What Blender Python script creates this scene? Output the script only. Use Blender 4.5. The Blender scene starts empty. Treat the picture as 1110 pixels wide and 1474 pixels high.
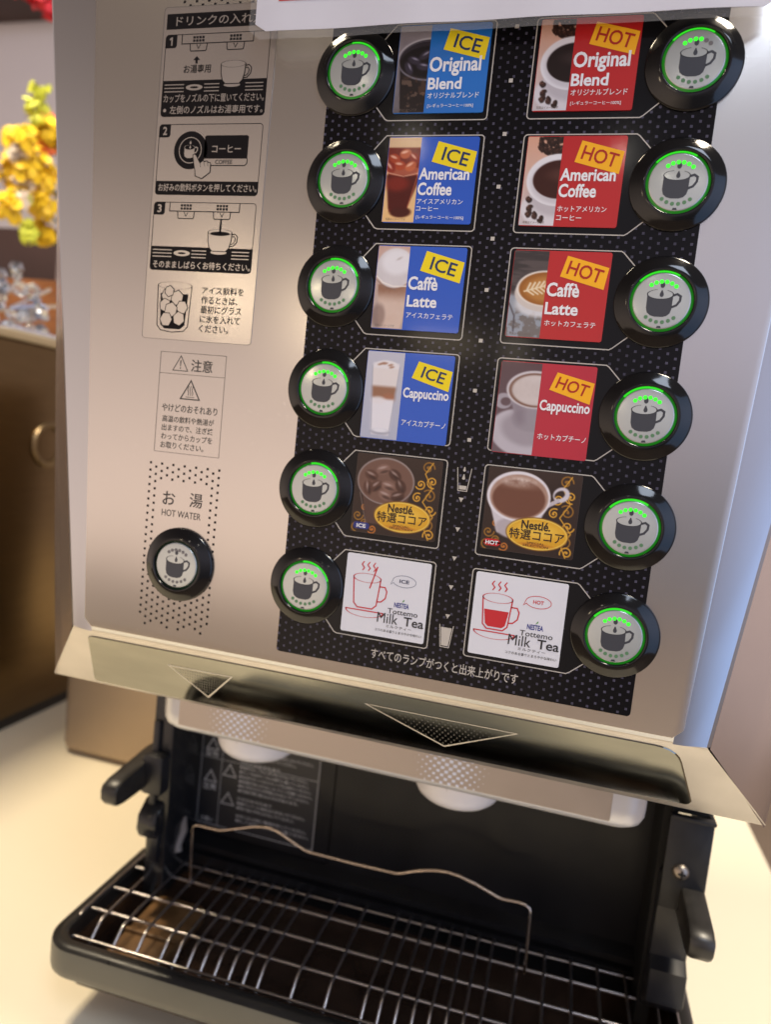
import bpy, bmesh, math, random
import numpy as np
from mathutils import Vector, Matrix
random.seed(7); RNG = np.random.default_rng(7)
SC = bpy.context.scene
COL = SC.collection

# ------------------------------------------------------------------ units: design in mm, table top is z=-550
XC, ZT = 18.0, -550.0
def W(x, y, z): return Vector(((x-XC)*.001, y*.001, (z-ZT)*.001))

# ------------------------------------------------------------------ camera
cam = bpy.data.cameras.new('camera'); camo = bpy.data.objects.new('camera', cam); COL.objects.link(camo)
R = ((0.96106537, -0.1045371, 0.25578379), (0.12490626, 0.99005773, -0.06468477), (-0.24647876, 0.09411529, 0.96456754))
def c2w(r): return Vector((r[0], r[2], -r[1]))
mx = Matrix.Identity(4)
for i, v in enumerate((c2w(R[0]), -c2w(R[1]), -c2w(R[2]))):
    for k in range(3): mx[k][i] = v[k]
mx.translation = W(101.477, -294.831, -171.721)
camo.matrix_world = mx
cam.sensor_fit = 'VERTICAL'; cam.sensor_height = 9.926; cam.sensor_width = 7.48; cam.lens = 6.81
cam.clip_start = .01; cam.clip_end = 60
cam.dof.use_dof = True; cam.dof.focus_distance = .282; cam.dof.aperture_fstop = 2.0
SC.camera = camo
SC.view_settings.view_transform = 'Standard'; SC.view_settings.look = 'None'
SC.view_settings.exposure = .22; SC.view_settings.gamma = 1; SC.view_settings.use_curve_mapping = False
SC.render.engine = 'CYCLES'
SC.cycles.max_bounces = 8; SC.cycles.sample_clamp_indirect = 4

# ------------------------------------------------------------------ world: dim warm room
wd = bpy.data.worlds.new('World'); SC.world = wd; wd.use_nodes = True
nt = wd.node_tree; N = nt.nodes; L = nt.links; N.clear()
tc = N.new('ShaderNodeTexCoord'); sp = N.new('ShaderNodeSeparateXYZ'); L.new(tc.outputs['Generated'], sp.inputs[0])
def ramp(nodes, stops):
    r = nodes.new('ShaderNodeValToRGB'); cr = r.color_ramp
    while len(cr.elements) < len(stops): cr.elements.new(.5)
    for e, (p, c) in zip(cr.elements, stops): e.position = p; e.color = (*c, 1)
    return r
def mrange(nodes, links, src, a, b):
    m = nodes.new('ShaderNodeMapRange'); m.inputs[1].default_value = a; m.inputs[2].default_value = b
    links.new(src, m.inputs[0]); return m.outputs[0]
zr = mrange(N, L, sp.outputs[2], -1, 1)
warm = ramp(N, [(0, (.16, .11, .07)), (.30, (1.24, .96, .74)), (.41, (1.14, .88, .72)), (.50, (.88, .69, .58)), (.59, (.63, .49, .41)), (.69, (.23, .175, .145)), (.80, (.09, .06, .045)), (1, (.08, .06, .045))])
cool = ramp(N, [(0, (.12, .10, .09)), (.33, (.15, .14, .145)), (.43, (.34, .30, .33)), (.54, (.56, .52, .61)), (.65, (.56, .53, .62)), (.78, (.18, .17, .18)), (1, (.10, .08, .07))])
L.new(zr, warm.inputs[0]); L.new(zr, cool.inputs[0])
mixw = N.new('ShaderNodeMixRGB'); L.new(mrange(N, L, sp.outputs[0], -.30, .16), mixw.inputs[0])
L.new(warm.outputs[0], mixw.inputs[1]); L.new(cool.outputs[0], mixw.inputs[2])
back = ramp(N, [(0, (.12, .09, .07)), (.4, (.52, .41, .365)), (.6, (.50, .40, .37)), (1, (.10, .08, .07))]); L.new(zr, back.inputs[0])
mixb = N.new('ShaderNodeMixRGB'); L.new(mrange(N, L, sp.outputs[1], -.12, .16), mixb.inputs[0]); L.new(mixw.outputs[0], mixb.inputs[1]); L.new(back.outputs[0], mixb.inputs[2])
bg = N.new('ShaderNodeBackground'); bg.inputs[1].default_value = 1.0; L.new(mixb.outputs[0], bg.inputs[0])
wo = N.new('ShaderNodeOutputWorld'); L.new(bg.outputs[0], wo.inputs[0])

# ------------------------------------------------------------------ lamps of the place
def area(name, loc, target, sx, sy, power, color, shape='RECTANGLE'):
    l = bpy.data.lights.new(name, 'AREA'); l.shape = shape; l.size = sx
    if shape in ('RECTANGLE', 'ELLIPSE'): l.size_y = sy
    l.energy = power; l.color = color
    o = bpy.data.objects.new(name, l); COL.objects.link(o); o.location = loc
    o.rotation_euler = (Vector(target)-Vector(loc)).to_track_quat('-Z', 'Y').to_euler()
    return o
area('ceiling_lamp', (.60, -.15, 1.75), (.25, .15, 0), .28, .28, 28, (1, .87, .68))
area('ceiling_lamp', (-.75, .10, 1.6), (-.45, .15, 0), .25, .25, 22, (1, .84, .60))
area('window_light', (1.20, -.82, .42), (.15, 0, .35), .75, 1.6, 4.6, (.34, .57, 1.0))
area('window_light', (.85, -1.25, 2.25), (.05, 0, .4), .7, .7, 15, (.74, .84, 1.0))
area('pendant_lamp', (-.66, -1.14, .665), (0, 0, .44), .05, .10, .26, (1, .80, .52))
area('pendant_lamp', (-.20, -1.15, .60), (0, 0, .42), .13, .04, .10, (1, .80, .52))
area('pendant_lamp', (-.06, -1.2, .60), (0, 0, .42), .04, .04, .05, (1, .85, .62))
area('spot_lamp', (.10, -1.1, .95), (0.1, 0, .45), .03, .03, .035, (1, .92, .8), 'DISK')
area('spot_lamp', (.42, -1.2, .98), (0.1, 0, .45), .03, .03, .025, (1, .92, .8), 'DISK')
area('spot_lamp', (-.35, -1.3, 1.05), (0.1, 0, .45), .04, .04, .12, (1, .88, .7), 'DISK')

# ------------------------------------------------------------------ materials
def lin(c):
    c = np.asarray(c, float)/255.
    return np.where(c <= .04045, c/12.92, ((c+.055)/1.055)**2.4)
def rgb(r, g, b): return tuple(lin((r, g, b)))
MATS = {}
def mat(name, col, rough=.5, metal=0., spec=.5, coat=0., noise=None, rnoise=None, bump=None, emit=None, alpha=None, trans=0, ior=1.45, smudge=None, aniso=None):
    if name in MATS: return MATS[name]
    m = bpy.data.materials.new(name); m.use_nodes = True
    n = m.node_tree.nodes; l = m.node_tree.links
    p = n['Principled BSDF']
    p.inputs['Base Color'].default_value = (*col, 1); p.inputs['Roughness'].default_value = rough
    p.inputs['Metallic'].default_value = metal; p.inputs['Specular IOR Level'].default_value = spec
    p.inputs['Coat Weight'].default_value = coat; p.inputs['Coat Roughness'].default_value = .08
    p.inputs['IOR'].default_value = ior
    if trans: p.inputs['Transmission Weight'].default_value = trans
    if alpha is not None: p.inputs['Alpha'].default_value = alpha
    if emit: p.inputs['Emission Color'].default_value = (*emit[0], 1); p.inputs['Emission Strength'].default_value = emit[1]
    tcn = n.new('ShaderNodeTexCoord')
    def nz(scale, detail=4, stretch=None, w=0):
        t = n.new('ShaderNodeTexNoise'); t.inputs['Scale'].default_value = scale; t.inputs['Detail'].default_value = detail
        mp = n.new('ShaderNodeMapping'); l.new(tcn.outputs['Object'], mp.inputs[0]); mp.inputs[1].default_value = (w, w*.7, w*.3)
        if stretch: mp.inputs[3].default_value = stretch
        l.new(mp.outputs[0], t.inputs['Vector']); return t.outputs['Fac']
    if noise:   # (scale, amount, stretch)
        f = nz(noise[0], 5, noise[2] if len(noise) > 2 else None)
        r = ramp(n, [(.2, tuple(c*(1-noise[1]) for c in col)), (.8, tuple(min(1, c*(1+noise[1])) for c in col))])
        l.new(f, r.inputs[0]); l.new(r.outputs[0], p.inputs['Base Color'])
    if rnoise:
        f = nz(rnoise[0], 6, rnoise[2] if len(rnoise) > 2 else None, 3.1)
        mr = n.new('ShaderNodeMapRange'); mr.inputs[1].default_value = .15; mr.inputs[2].default_value = .85
        mr.inputs[3].default_value = max(.02, rough-rnoise[1]); mr.inputs[4].default_value = rough+rnoise[1]
        l.new(f, mr.inputs[0]); l.new(mr.outputs[0], p.inputs['Roughness'])
    if bump:
        f = nz(bump[0], 3, bump[2] if len(bump) > 2 else None, 1.7)
        b = n.new('ShaderNodeBump'); b.inputs['Strength'].default_value = bump[1]; b.inputs['Distance'].default_value = .001
        l.new(f, b.inputs['Height']); l.new(b.outputs[0], p.inputs['Normal'])
    MATS[name] = m; return m
silver = mat('brushed_silver_panel', (.60, .575, .56), .27, .92, noise=(6, .015))
def scuff(m):
    n = m.node_tree.nodes; l = m.node_tree.links; p = n['Principled BSDF']
    t = n.new('ShaderNodeTexCoord'); a = n.new('ShaderNodeTexNoise'); a.inputs['Scale'].default_value = 420; a.inputs['Detail'].default_value = 3
    b = n.new('ShaderNodeTexNoise'); b.inputs['Scale'].default_value = 24; b.inputs['Detail'].default_value = 4
    l.new(t.outputs['Object'], a.inputs['Vector']); l.new(t.outputs['Object'], b.inputs['Vector'])
    fa = mrange(n, l, a.outputs['Fac'], .60, .70); fb = mrange(n, l, b.outputs['Fac'], .56, .68)
    k = n.new('ShaderNodeMath'); k.operation = 'MULTIPLY'; l.new(fa, k.inputs[0]); l.new(fb, k.inputs[1])
    k2 = n.new('ShaderNodeMath'); k2.operation = 'MULTIPLY'; l.new(k.outputs[0], k2.inputs[0]); k2.inputs[1].default_value = .20
    mx_ = n.new('ShaderNodeMixRGB'); l.new(k2.outputs[0], mx_.inputs[0]); src = p.inputs['Base Color'].links[0].from_socket
    l.new(src, mx_.inputs[1]); mx_.inputs[2].default_value = (.85, .83, .82, 1); l.new(mx_.outputs[0], p.inputs['Base Color'])
scuff(silver)
silver_frame = mat('silver_frame_paint', (.50, .51, .55), .28, .97)
hood_paint = mat('silver_hood_paint', (.52, .49, .465), .33, .78, noise=(45, .10), rnoise=(70, .08))
polished = mat('polished_dark_steel', (.27, .265, .23), .06, 1.0, noise=(26, .14, (1, 3, 3)), rnoise=(30, .04, (1, 3, 3)))
cover_plastic = mat('pale_silver_plastic', (.62, .62, .64), .3, .35, noise=(60, .04))
cover_plate = mat('brown_grey_metal_plate', (.46, .41, .37), .34, .85, rnoise=(80, .05))
nozzle_plastic = mat('milky_white_plastic', (.66, .65, .68), .28, 0, noise=(90, .05))
black_gloss = mat('black_gloss_plastic', (.005, .005, .006), .10, 0, .5, rnoise=(30, .03))
black_satin = mat('black_satin_plastic', (.012, .012, .014), .33, 0, .5, noise=(60, .35), rnoise=(70, .12))
black_wall = mat('black_wall_plastic', (.007, .007, .008), .36, 0, .32, noise=(22, .4), rnoise=(35, .10))
lever_plastic = mat('charcoal_lever_plastic', (.022, .020, .018), .36, 0, .5, noise=(90, .5), rnoise=(120, .12))
basin_mat = mat('wet_black_basin', (.034, .020, .014), .2, 0, .5, noise=(40, .5))
tray_black = mat('tray_black_plastic', (.016, .015, .014), .34, 0, .5, noise=(60, .35), rnoise=(60, .12))
gap_brown = mat('gap_light_brown', (.16, .085, .035), .4, noise=(60, .4))
wire = mat('grate_steel_wire', (.50, .465, .46), .28, 1.0, noise=(25, .2))
print_black = mat('printed_black_ink', (.007, .006, .007), .45, 0, .15)
print_silver = mat('printed_bare_silver', (.55, .52, .50), .28, .85)
line_white = mat('printed_ivory_line', (.52, .48, .42), .45)
white_ink = mat('printed_white_ink', (.80, .80, .82), .4)
grey_ink = mat('printed_grey_ink', (.20, .20, .205), .5)
film = mat('sticker_film', (.55, .52, .50), .25, .88)
ice_blue = mat('printed_ice_blue', rgb(26, 110, 194), .3, coat=.5, bump=(600, .04))
royal = mat('printed_royal_blue', rgb(24, 84, 190), .3, coat=.5, bump=(600, .04))
hot_red = mat('printed_hot_red', rgb(182, 22, 24), .3, coat=.5, bump=(600, .04))
crimson = mat('printed_crimson', rgb(180, 24, 48), .3, coat=.5, bump=(600, .04))
tag_yellow = mat('printed_tag_yellow', rgb(240, 214, 20), .4)
tag_orange = mat('printed_tag_orange', rgb(246, 178, 22), .4)
tag_navy = mat('printed_navy', rgb(22, 48, 92), .4)
tag_red = mat('printed_tag_red', rgb(170, 28, 22), .4)
red_line = mat('printed_red_line', rgb(196, 40, 48), .4)
gold_ink = mat('printed_gold', rgb(226, 178, 50), .4)
card_white = mat('printed_card_white', (.70, .71, .76), .38, coat=.3)
black_ink = mat('printed_card_black', (.012, .012, .014), .4)
leaf_ink = mat('printed_leaf_green', rgb(70, 140, 60), .4)
navy_ink = mat('printed_logo_navy', rgb(40, 50, 130), .4)
face_mat = mat('button_face_silver', (.50, .525, .50), .20, .45, rnoise=(200, .06))
face_ink = mat('button_icon_ink', (.045, .048, .058), .35)
led_on = mat('lit_green_lamp', (.02, .3, .02), .4, emit=((.04, 1.0, .02), .95))
led_off = mat('unlit_green_lamp', (.10, .22, .11), .35)
led_dead = mat('unlit_grey_lamp', (.16, .15, .15), .35)
ring_lit = mat('lit_green_ring', (.01, .12, .01), .25, emit=((.02, .42, .015), .22))
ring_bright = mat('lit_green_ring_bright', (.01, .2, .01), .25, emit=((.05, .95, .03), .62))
ring_dark = mat('unlit_green_ring', (.02, .05, .025), .25)
paper = mat('white_laminated_paper', (.60, .60, .66), .3, coat=.5, bump=(14, .12), noise=(60, .03))
clear_film = mat('clear_laminate_film', (.9, .9, .9), .08, alpha=.10)
table_mat = mat('cream_table_laminate', (.88, .80, .62), .34, 0, .5, noise=(5, .02))
floor_mat = mat('brown_floor', (.40, .30, .21), .5, noise=(3, .2))
cab_steel = mat('brown_gold_steel', (.17, .115, .06), .30, 1.0, noise=(20, .08, (1, 1, 8)))
cab_edge = mat('pale_brass_edge', (.40, .33, .22), .4, .5)
rubber = mat('dark_rubber_foot', (.02, .017, .014), .7)
box_mat = mat('tan_metal_box', (.42, .33, .25), .42, .6, noise=(12, .05))
screw_mat = mat('dull_steel_screw', (.30, .26, .22), .4, 1.0, noise=(300, .3))
dark_slot = mat('dark_recess', (.003, .003, .003), .6)
# black control panel with its printed dots
dots_mat = bpy.data.materials.new('black_dotted_panel'); dots_mat.use_nodes = True
def dots_nodes(m):
    n = m.node_tree.nodes; l = m.node_tree.links; p = n['Principled BSDF']
    p.inputs['Roughness'].default_value = .13; p.inputs['Specular IOR Level'].default_value = .2
    t = n.new('ShaderNodeTexCoord'); s = n.new('ShaderNodeSeparateXYZ'); l.new(t.outputs['Object'], s.inputs[0])
    def M(op, a, b=None):
        k = n.new('ShaderNodeMath'); k.operation = op
        for i, v in enumerate((a, b)):
            if v is None: continue
            if isinstance(v, (int, float)): k.inputs[i].default_value = v
            else: l.new(v, k.inputs[i])
        return k.outputs[0]
    px, pz = .0060, .0036
    def lattice(ox, oz):
        u = M('SUBTRACT', M('FRACT', M('ADD', M('DIVIDE', s.outputs[0], px), 100+ox)), .5)
        v = M('SUBTRACT', M('FRACT', M('ADD', M('DIVIDE', s.outputs[2], pz), 100+oz)), .5)
        d = M('MAXIMUM', M('ABSOLUTE', M('MULTIPLY', u, px)), M('ABSOLUTE', M('MULTIPLY', v, pz)))
        return M('LESS_THAN', d, .00050)
    f = M('MAXIMUM', lattice(0, 0), lattice(.5, .5))
    nz = n.new('ShaderNodeTexNoise'); nz.inputs['Scale'].default_value = 35; l.new(t.outputs['Object'], nz.inputs['Vector'])
    f = M('MULTIPLY', f, M('MULTIPLY', nz.outputs['Fac'], 1.6))
    mx_ = n.new('ShaderNodeMixRGB'); l.new(f, mx_.inputs[0]); mx_.inputs[1].default_value = (.004, .0035, .0045, 1); mx_.inputs[2].default_value = (.085, .08, .115, 1)
    l.new(mx_.outputs[0], p.inputs['Base Color'])
dots_nodes(dots_mat)
# pictures printed on the cards: colours stored per vertex of a fine grid
pic = bpy.data.materials.new('printed_picture'); pic.use_nodes = True
_n = pic.node_tree.nodes; _a = _n.new('ShaderNodeVertexColor'); _a.layer_name = 'print'
_p = _n['Principled BSDF']; _p.inputs['Roughness'].default_value = .3; _p.inputs['Coat Weight'].default_value = .15; _p.inputs['Specular IOR Level'].default_value = .3; _p.inputs['Coat Roughness'].default_value = .1
pic.node_tree.links.new(_a.outputs[0], _p.inputs['Base Color'])

# ------------------------------------------------------------------ mesh builder
class B:
    def __init__(s): s.v = []; s.f = []
    def add(s, vs, fs):
        o = len(s.v); s.v += [tuple(map(float, p)) for p in vs]; s.f += [tuple(i+o for i in q) for q in fs]; return s
    def bmadd(s, bm):
        bm.verts.index_update(); s.add([v.co for v in bm.verts], [[v.index for v in f.verts] for f in bm.faces]); bm.free(); return s
    def box(s, x0, x1, y0, y1, z0, z1, bev=0, seg=2):
        bm = bmesh.new(); bmesh.ops.create_cube(bm, size=1)
        for v in bm.verts: v.co = ((x0+x1)/2+v.co.x*(x1-x0), (y0+y1)/2+v.co.y*(y1-y0), (z0+z1)/2+v.co.z*(z1-z0))
        if bev: bmesh.ops.bevel(bm, geom=bm.edges[:], offset=bev, segments=seg, affect='EDGES', profile=.5)
        return s.bmadd(bm)
    def prism(s, pts, axis, a, b, bev=0):
        """closed outline swept from a to b along axis"""
        def p3(p, t): return {'X': (t, p[0], p[1]), 'Y': (p[0], t, p[1]), 'Z': (p[0], p[1], t)}[axis]
        bm = bmesh.new(); n = len(pts)
        A = [bm.verts.new(p3(p, a)) for p in pts]; Bv = [bm.verts.new(p3(p, b)) for p in pts]
        bm.faces.new(A); bm.faces.new(Bv[::-1])
        for i in range(n): bm.faces.new((A[i], Bv[i], Bv[(i+1) % n], A[(i+1) % n]))
        bmesh.ops.recalc_face_normals(bm, faces=bm.faces[:])
        if bev:
            es = [e for e in bm.edges if len({v in A for v in e.verts}) == 1]
            bmesh.ops.bevel(bm, geom=es, offset=bev, segments=2, affect='EDGES', profile=.5)
        return s.bmadd(bm)
    def tube(s, path, r, n=8, closed=False):
        P = [Vector(p) for p in path]; rings = []
        up = None
        for i, p in enumerate(P):
            d = ((P[min(i+1, len(P)-1)]-P[i]).normalized()+(P[i]-P[max(i-1, 0)]).normalized()).normalized()
            if up is None: up = d.orthogonal().normalized()
            up = (up-d*up.dot(d)).normalized(); sd = d.cross(up)
            rings.append([p+r*(math.cos(2*math.pi*k/n)*up+math.sin(2*math.pi*k/n)*sd) for k in range(n)])
        vs = [q for rg in rings for q in rg]; fs = []
        for i in range(len(P)-1):
            for k in range(n): fs.append((i*n+k, i*n+(k+1) % n, (i+1)*n+(k+1) % n, (i+1)*n+k))
        fs.append(tuple(range(n))[::-1]); fs.append(tuple((len(P)-1)*n+k for k in range(n)))
        return s.add(vs, fs)
    def lathe(s, prof, c, axis='Y', n=48, cap0=False, cap1=False):
        """prof: (radius, height); height runs along -Y (out of the panel) or Z"""
        vs = []; fs = []
        for r, h in prof:
            for k in range(n):
                a = 2*math.pi*k/n; u, w = r*math.cos(a), r*math.sin(a)
                vs.append((c[0]+u, c[1]-h, c[2]+w) if axis == 'Y' else (c[0]+u, c[1]+w, c[2]+h))
        for i in range(len(prof)-1):
            for k in range(n): fs.append((i*n+k, i*n+(k+1) % n, (i+1)*n+(k+1) % n, (i+1)*n+k))
        if cap0: fs.append(tuple(range(n))[::-1])
        if cap1: fs.append(tuple((len(prof)-1)*n+k for k in range(n)))
        return s.add(vs, fs)
    # ---- flat print on a plane y = const (front faces the viewer)
    def poly(s, pts, y): return s.add([(p[0], y, p[1]) for p in pts], [tuple(range(len(pts)))])
    def rect(s, x0, x1, z0, z1, y): return s.poly([(x0, z0), (x1, z0), (x1, z1), (x0, z1)], y)
    def disc(s, cx, cz, rx, y, rz=None, n=28, a0=0, a1=360):
        return s.poly([(cx+rx*math.cos(math.radians(a0+(a1-a0)*k/n)), cz+(rz or rx)*math.sin(math.radians(a0+(a1-a0)*k/n))) for k in range(n if a1-a0 >= 360 else n+1)], y)
    def ring(s, cx, cz, r0, r1, y, n=40, a0=0, a1=360, e=1.0):
        o = [];
        for k in range(n+1):
            a = math.radians(a0+(a1-a0)*k/n); o.append((math.cos(a), math.sin(a)*e))
        for k in range(n):
            s.poly([(cx+r0*o[k][0], cz+r0*o[k][1]), (cx+r1*o[k][0], cz+r1*o[k][1]), (cx+r1*o[k+1][0], cz+r1*o[k+1][1]), (cx+r0*o[k+1][0], cz+r0*o[k+1][1])], y)
        return s
    def line(s, pts, w, y, closed=False):
        P = [Vector(p) for p in pts]; n = len(P); L_, R_ = [], []
        for i, p in enumerate(P):
            a = P[i-1] if (i > 0 or closed) else None; b = P[(i+1) % n] if (i < n-1 or closed) else None
            d1 = (p-a).normalized() if a is not None else (b-p).normalized(); d2 = (b-p).normalized() if b is not None else d1
            n1 = Vector((-d1.y, d1.x)); n2 = Vector((-d2.y, d2.x)); m = n1+n2
            m = m.normalized() if m.length > 1e-6 else n1
            k = w/2/max(.5, m.dot(n1)); L_.append(p+m*k); R_.append(p-m*k)
        for i in range(n if closed else n-1):
            j = (i+1) % n; s.poly([L_[i], R_[i], R_[j], L_[j]], y)
        return s
    def text(s, t, x0, x1, z0, z1, y, bold=0., fit='both'):
        vs, fs, (a, b, c, d) = glyphs(t, bold)
        sx, sz = (x1-x0)/(b-a), (z1-z0)/(d-c)
        return s.add([(x0+(p[0]-a)*sx, y, z0+(p[1]-c)*sz) for p in vs], fs)
    def textq(s, t, tl, tr, bl, y, bold=0.):
        vs, fs, (a, b, c, d) = glyphs(t, bold); o = []
        for p in vs:
            u = (p[0]-a)/(b-a); v = (d-p[1])/(d-c)
            o.append((tl[0]+u*(tr[0]-tl[0])+v*(bl[0]-tl[0]), y, tl[1]+u*(tr[1]-tl[1])+v*(bl[1]-tl[1])))
        return s.add(o, fs)
    def map(s, fn): s.v = [tuple(fn(*p)) for p in s.v]; return s
    def build(s, name, m, parent=None, origin=None, smooth=None, mats=None):
        """vertices in design mm; the object's origin defaults to its parent's"""
        if origin is None: origin = ORG[parent.name] if parent else (XC, 0, ZT)
        me = bpy.data.meshes.new(name)
        me.from_pydata([((x-origin[0])*.001, (y-origin[1])*.001, (z-origin[2])*.001) for x, y, z in s.v], [], s.f)
        me.materials.append(m); me.update()
        if smooth is not None:
            me.polygons.foreach_set('use_smooth', [True]*len(me.polygons)); me.set_sharp_from_angle(angle=math.radians(smooth))
        o = bpy.data.objects.new(name, me); COL.objects.link(o); ORG[o.name] = origin
        if parent:
            po = ORG[parent.name]; o.parent = parent; o.location = tuple((origin[k]-po[k])*.001 for k in range(3))
        else: o.location = W(*origin)
        return o
ORG = {}
def thing(name, label, cat, org, group=None):
    o = bpy.data.objects.new(name, None); o.empty_display_size = .02; COL.objects.link(o)
    o.location = W(*org); ORG[o.name] = org; tag(o, label, cat, group); return o
def tag(o, label, cat, group=None, kind=None):
    if kind: o['kind'] = kind
    if label: o['label'] = label
    if cat: o['category'] = cat
    if group: o['group'] = group
    return o
_gc = {}
def glyphs(t, bold=0.):
    k = (t, bold)
    if k in _gc: return _gc[k]
    cu = bpy.data.curves.new('lettering_curve', 'FONT'); cu.body = t; cu.size = 1; cu.resolution_u = 3; cu.offset = bold; cu.fill_mode = 'FRONT'
    o = bpy.data.objects.new('lettering_curve', cu); COL.objects.link(o)
    dg = bpy.context.evaluated_depsgraph_get(); ev = o.evaluated_get(dg); me = ev.to_mesh()
    vs = [(v.co.x, v.co.y) for v in me.vertices]; fs = [tuple(p.vertices) for p in me.polygons]
    ev.to_mesh_clear(); bpy.data.objects.remove(o); bpy.data.curves.remove(cu)
    xs = [p[0] for p in vs] or [0, 1]; zs = [p[1] for p in vs] or [0, 1]
    _gc[k] = (vs, fs, (min(xs), max(xs), min(zs), max(zs))); return _gc[k]
def rrect(x0, x1, z0, z1, r, n=5, corners='abcd'):
    """rounded outline, corners a=bottom-left b=bottom-right c=top-right d=top-left"""
    o = []
    for c, cx, cz, a in (('a', x0+r, z0+r, 180), ('b', x1-r, z0+r, 270), ('c', x1-r, z1-r, 0), ('d', x0+r, z1-r, 90)):
        if c in corners: o += [(cx+r*math.cos(math.radians(a+90*k/n)), cz+r*math.sin(math.radians(a+90*k/n))) for k in range(n+1)]
        else: o.append({'a': (x0, z0), 'b': (x1, z0), 'c': (x1, z1), 'd': (x0, z1)}[c])
    return o

# ------------------------------------------------------------------ setting
t = B().box(-1500, 343, -170, 1650, -575, -550.0, 2).build('table_top', table_mat); t['kind'] = 'structure'
t = B().box(-3300, 2600, -1900, 2600, -1300, -1290).build('floor', floor_mat); t['kind'] = 'structure'
wall_mat = mat('lilac_grey_wall', (.62, .58, .60), .7, noise=(2, .04))
w = B().box(-3200, 300, 1700, 1760, -1290, 1500).build('back_wall', wall_mat); tag(w, 'plain lilac grey wall behind the yellow flowers', 'wall')
w2 = B().box(-3200, 300, 1560, 1700, 1060, 1200, 3).build('wall_beam', mat('dark_brown_beam', (.05, .025, .02), .5, noise=(5, .3))); tag(w2, 'dark brown beam high across the grey wall', 'beam')

# ------------------------------------------------------------------ the machine
MO = (18, 200, -550)
mach = thing('drink_machine', 'silver hot and iced drink dispenser with two columns of round black buttons', 'drink machine', MO)
def hwP(z): return 140+.053*(z+276)
def hwS(z): return 151+.112*(z+279)
def hwO(z): return 187.2+.0625*(z+321.3)
ZTOP = 70
def sheet(rows):
    b = B(); n = len(rows[0])
    for r in rows: b.add(r, [])
    for i in range(len(rows)-1):
        for k in range(n-1): b.f.append((i*n+k, i*n+k+1, (i+1)*n+k+1, (i+1)*n+k))
    return b
# front sheet: a plate 3 mm thick with soft corners
pl = [(18-hwP(-276)+4, -276), (18+hwP(-276)-4, -276), (18+hwP(-276), -272), (18+hwP(ZTOP), ZTOP), (18-hwP(ZTOP), ZTOP), (18-hwP(-276), -272)]
B().prism(pl, 'Y', 0, 3, .5).build('front_panel', silver, mach, smooth=35)
# raised frame round it, faceted sides, top and rear
zs = [-279, -240, -180, -100, -20, ZTOP]
fr = B()
for sg in (-1, 1):
    rows = []
    for z in zs:
        zz = z if z > -279 else -279
        xi = 18+sg*(hwP(zz)-3); xs_ = 18+sg*hwS(zz); zo = zz if z > -279 else -320
        rows.append([(xi, 2.2, zz), (18+sg*(hwP(zz)+1.5), 2.6, zz), (xs_-sg*.8, 5.6, zz), (xs_+sg*.8, 6.8, zz)])
    fr.bmadd_rows = rows
    b = sheet(rows); fr.add(b.v, b.f)
fr.add([(18-hwS(-279), 6, -279.5), (18+hwS(-279), 6, -279.5), (18+hwP(-276), 2.4, -274), (18-hwP(-276), 2.4, -274)], [(0, 1, 2, 3)])
fr.build('panel_frame', silver_frame, mach, smooth=12)
sh = B()
for sg in (-1, 1):
    rows = []
    for i, z in enumerate(zs):
        xs_ = 18+sg*hwS(z); zo = z if i else -321.3
        xo = 18+sg*(hwO(zo)-(1.2 if i == 0 else 0))
        a = Vector((xs_+sg*.8, 6.8, z if i else -279.8)); c = Vector((xo, 38.5, zo))
        rows.append([a, a.lerp(c, .5), c-Vector((sg*.9, .9, 0)), c+Vector((0, .9, 0)), (xo, 120, zo), (xo, 330, zo)])
    b = sheet(rows); sh.add(b.v, b.f)
sh.add([(18-hwO(ZTOP), 3, ZTOP), (18+hwO(ZTOP), 3, ZTOP), (18+hwO(ZTOP), 330, ZTOP), (18-hwO(ZTOP), 330, ZTOP)], [(0, 1, 2, 3)])
sh.add([(18-hwO(ZTOP), 330, ZTOP), (18+hwO(ZTOP), 330, ZTOP), (18+hwO(-320), 330, -320), (18-hwO(-320), 330, -320)], [(0, 1, 2, 3)])
sh.build('cabinet_shell', mat('warm_silver_side_paint', (.74, .66, .64), .25, .95, noise=(35, .03)), mach, smooth=30)
B().box(18-184, 18+184, 41, 330, -319, -316).build('underside', black_satin, mach)
# slanting hood below the panel
HT, HB = Vector((0, 6.4, -280)), Vector((0, 38.5, -321.3))
HN = Vector((0, -(HT.z-HB.z), -(HB.y-HT.y))).normalized()      # faces forward and down
def hood(x, s, off=0.):
    p = HT.lerp(HB, s); return (x, p.y+HN.y*off, p.z+HN.z*off)
hd = B(); rows = []
for s, off in ((-.03, -1.2), (0, -.3), (.03, 0), (.25, 0), (.5, 0), (.75, 0), (.965, 0), (.99, -.35), (1.0, -1.6)):
    h = 151+(187.2-151)*min(s, .955)-(0 if s < .97 else (1.0 if s < .995 else 3.0))
    rows.append([(hood(18+u*h, s, off)) for u in (-1, -.995, -.6, -.2, .2, .6, .995, 1)])
b = sheet(rows); hd.add(b.v, b.f)
hood_o = hd.build('hood', hood_paint, mach, smooth=30)
def hoodshape(pts, off):
    return [hood(x, s, off) for x, s in pts]
def round_poly(P, r, n=5):
    P = [Vector(p) for p in P]; out = []
    for i, p in enumerate(P):
        a, c = P[i-1], P[(i+1) % len(P)]
        rr = r[i] if isinstance(r, (list, tuple)) else r
        d1 = (a-p).normalized()*rr; d2 = (c-p).normalized()*rr
        for k in range(n+1):
            u = k/n; out.append((p+d1)*(1-u)**2+p*2*u*(1-u)+(p+d2)*u*u)
    return out
SL = 49.0
band = round_poly([(-126, .10*SL), (158, .075*SL), (172, .885*SL), (-139.5, .93*SL)], [3, 9, 4, 3])
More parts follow.
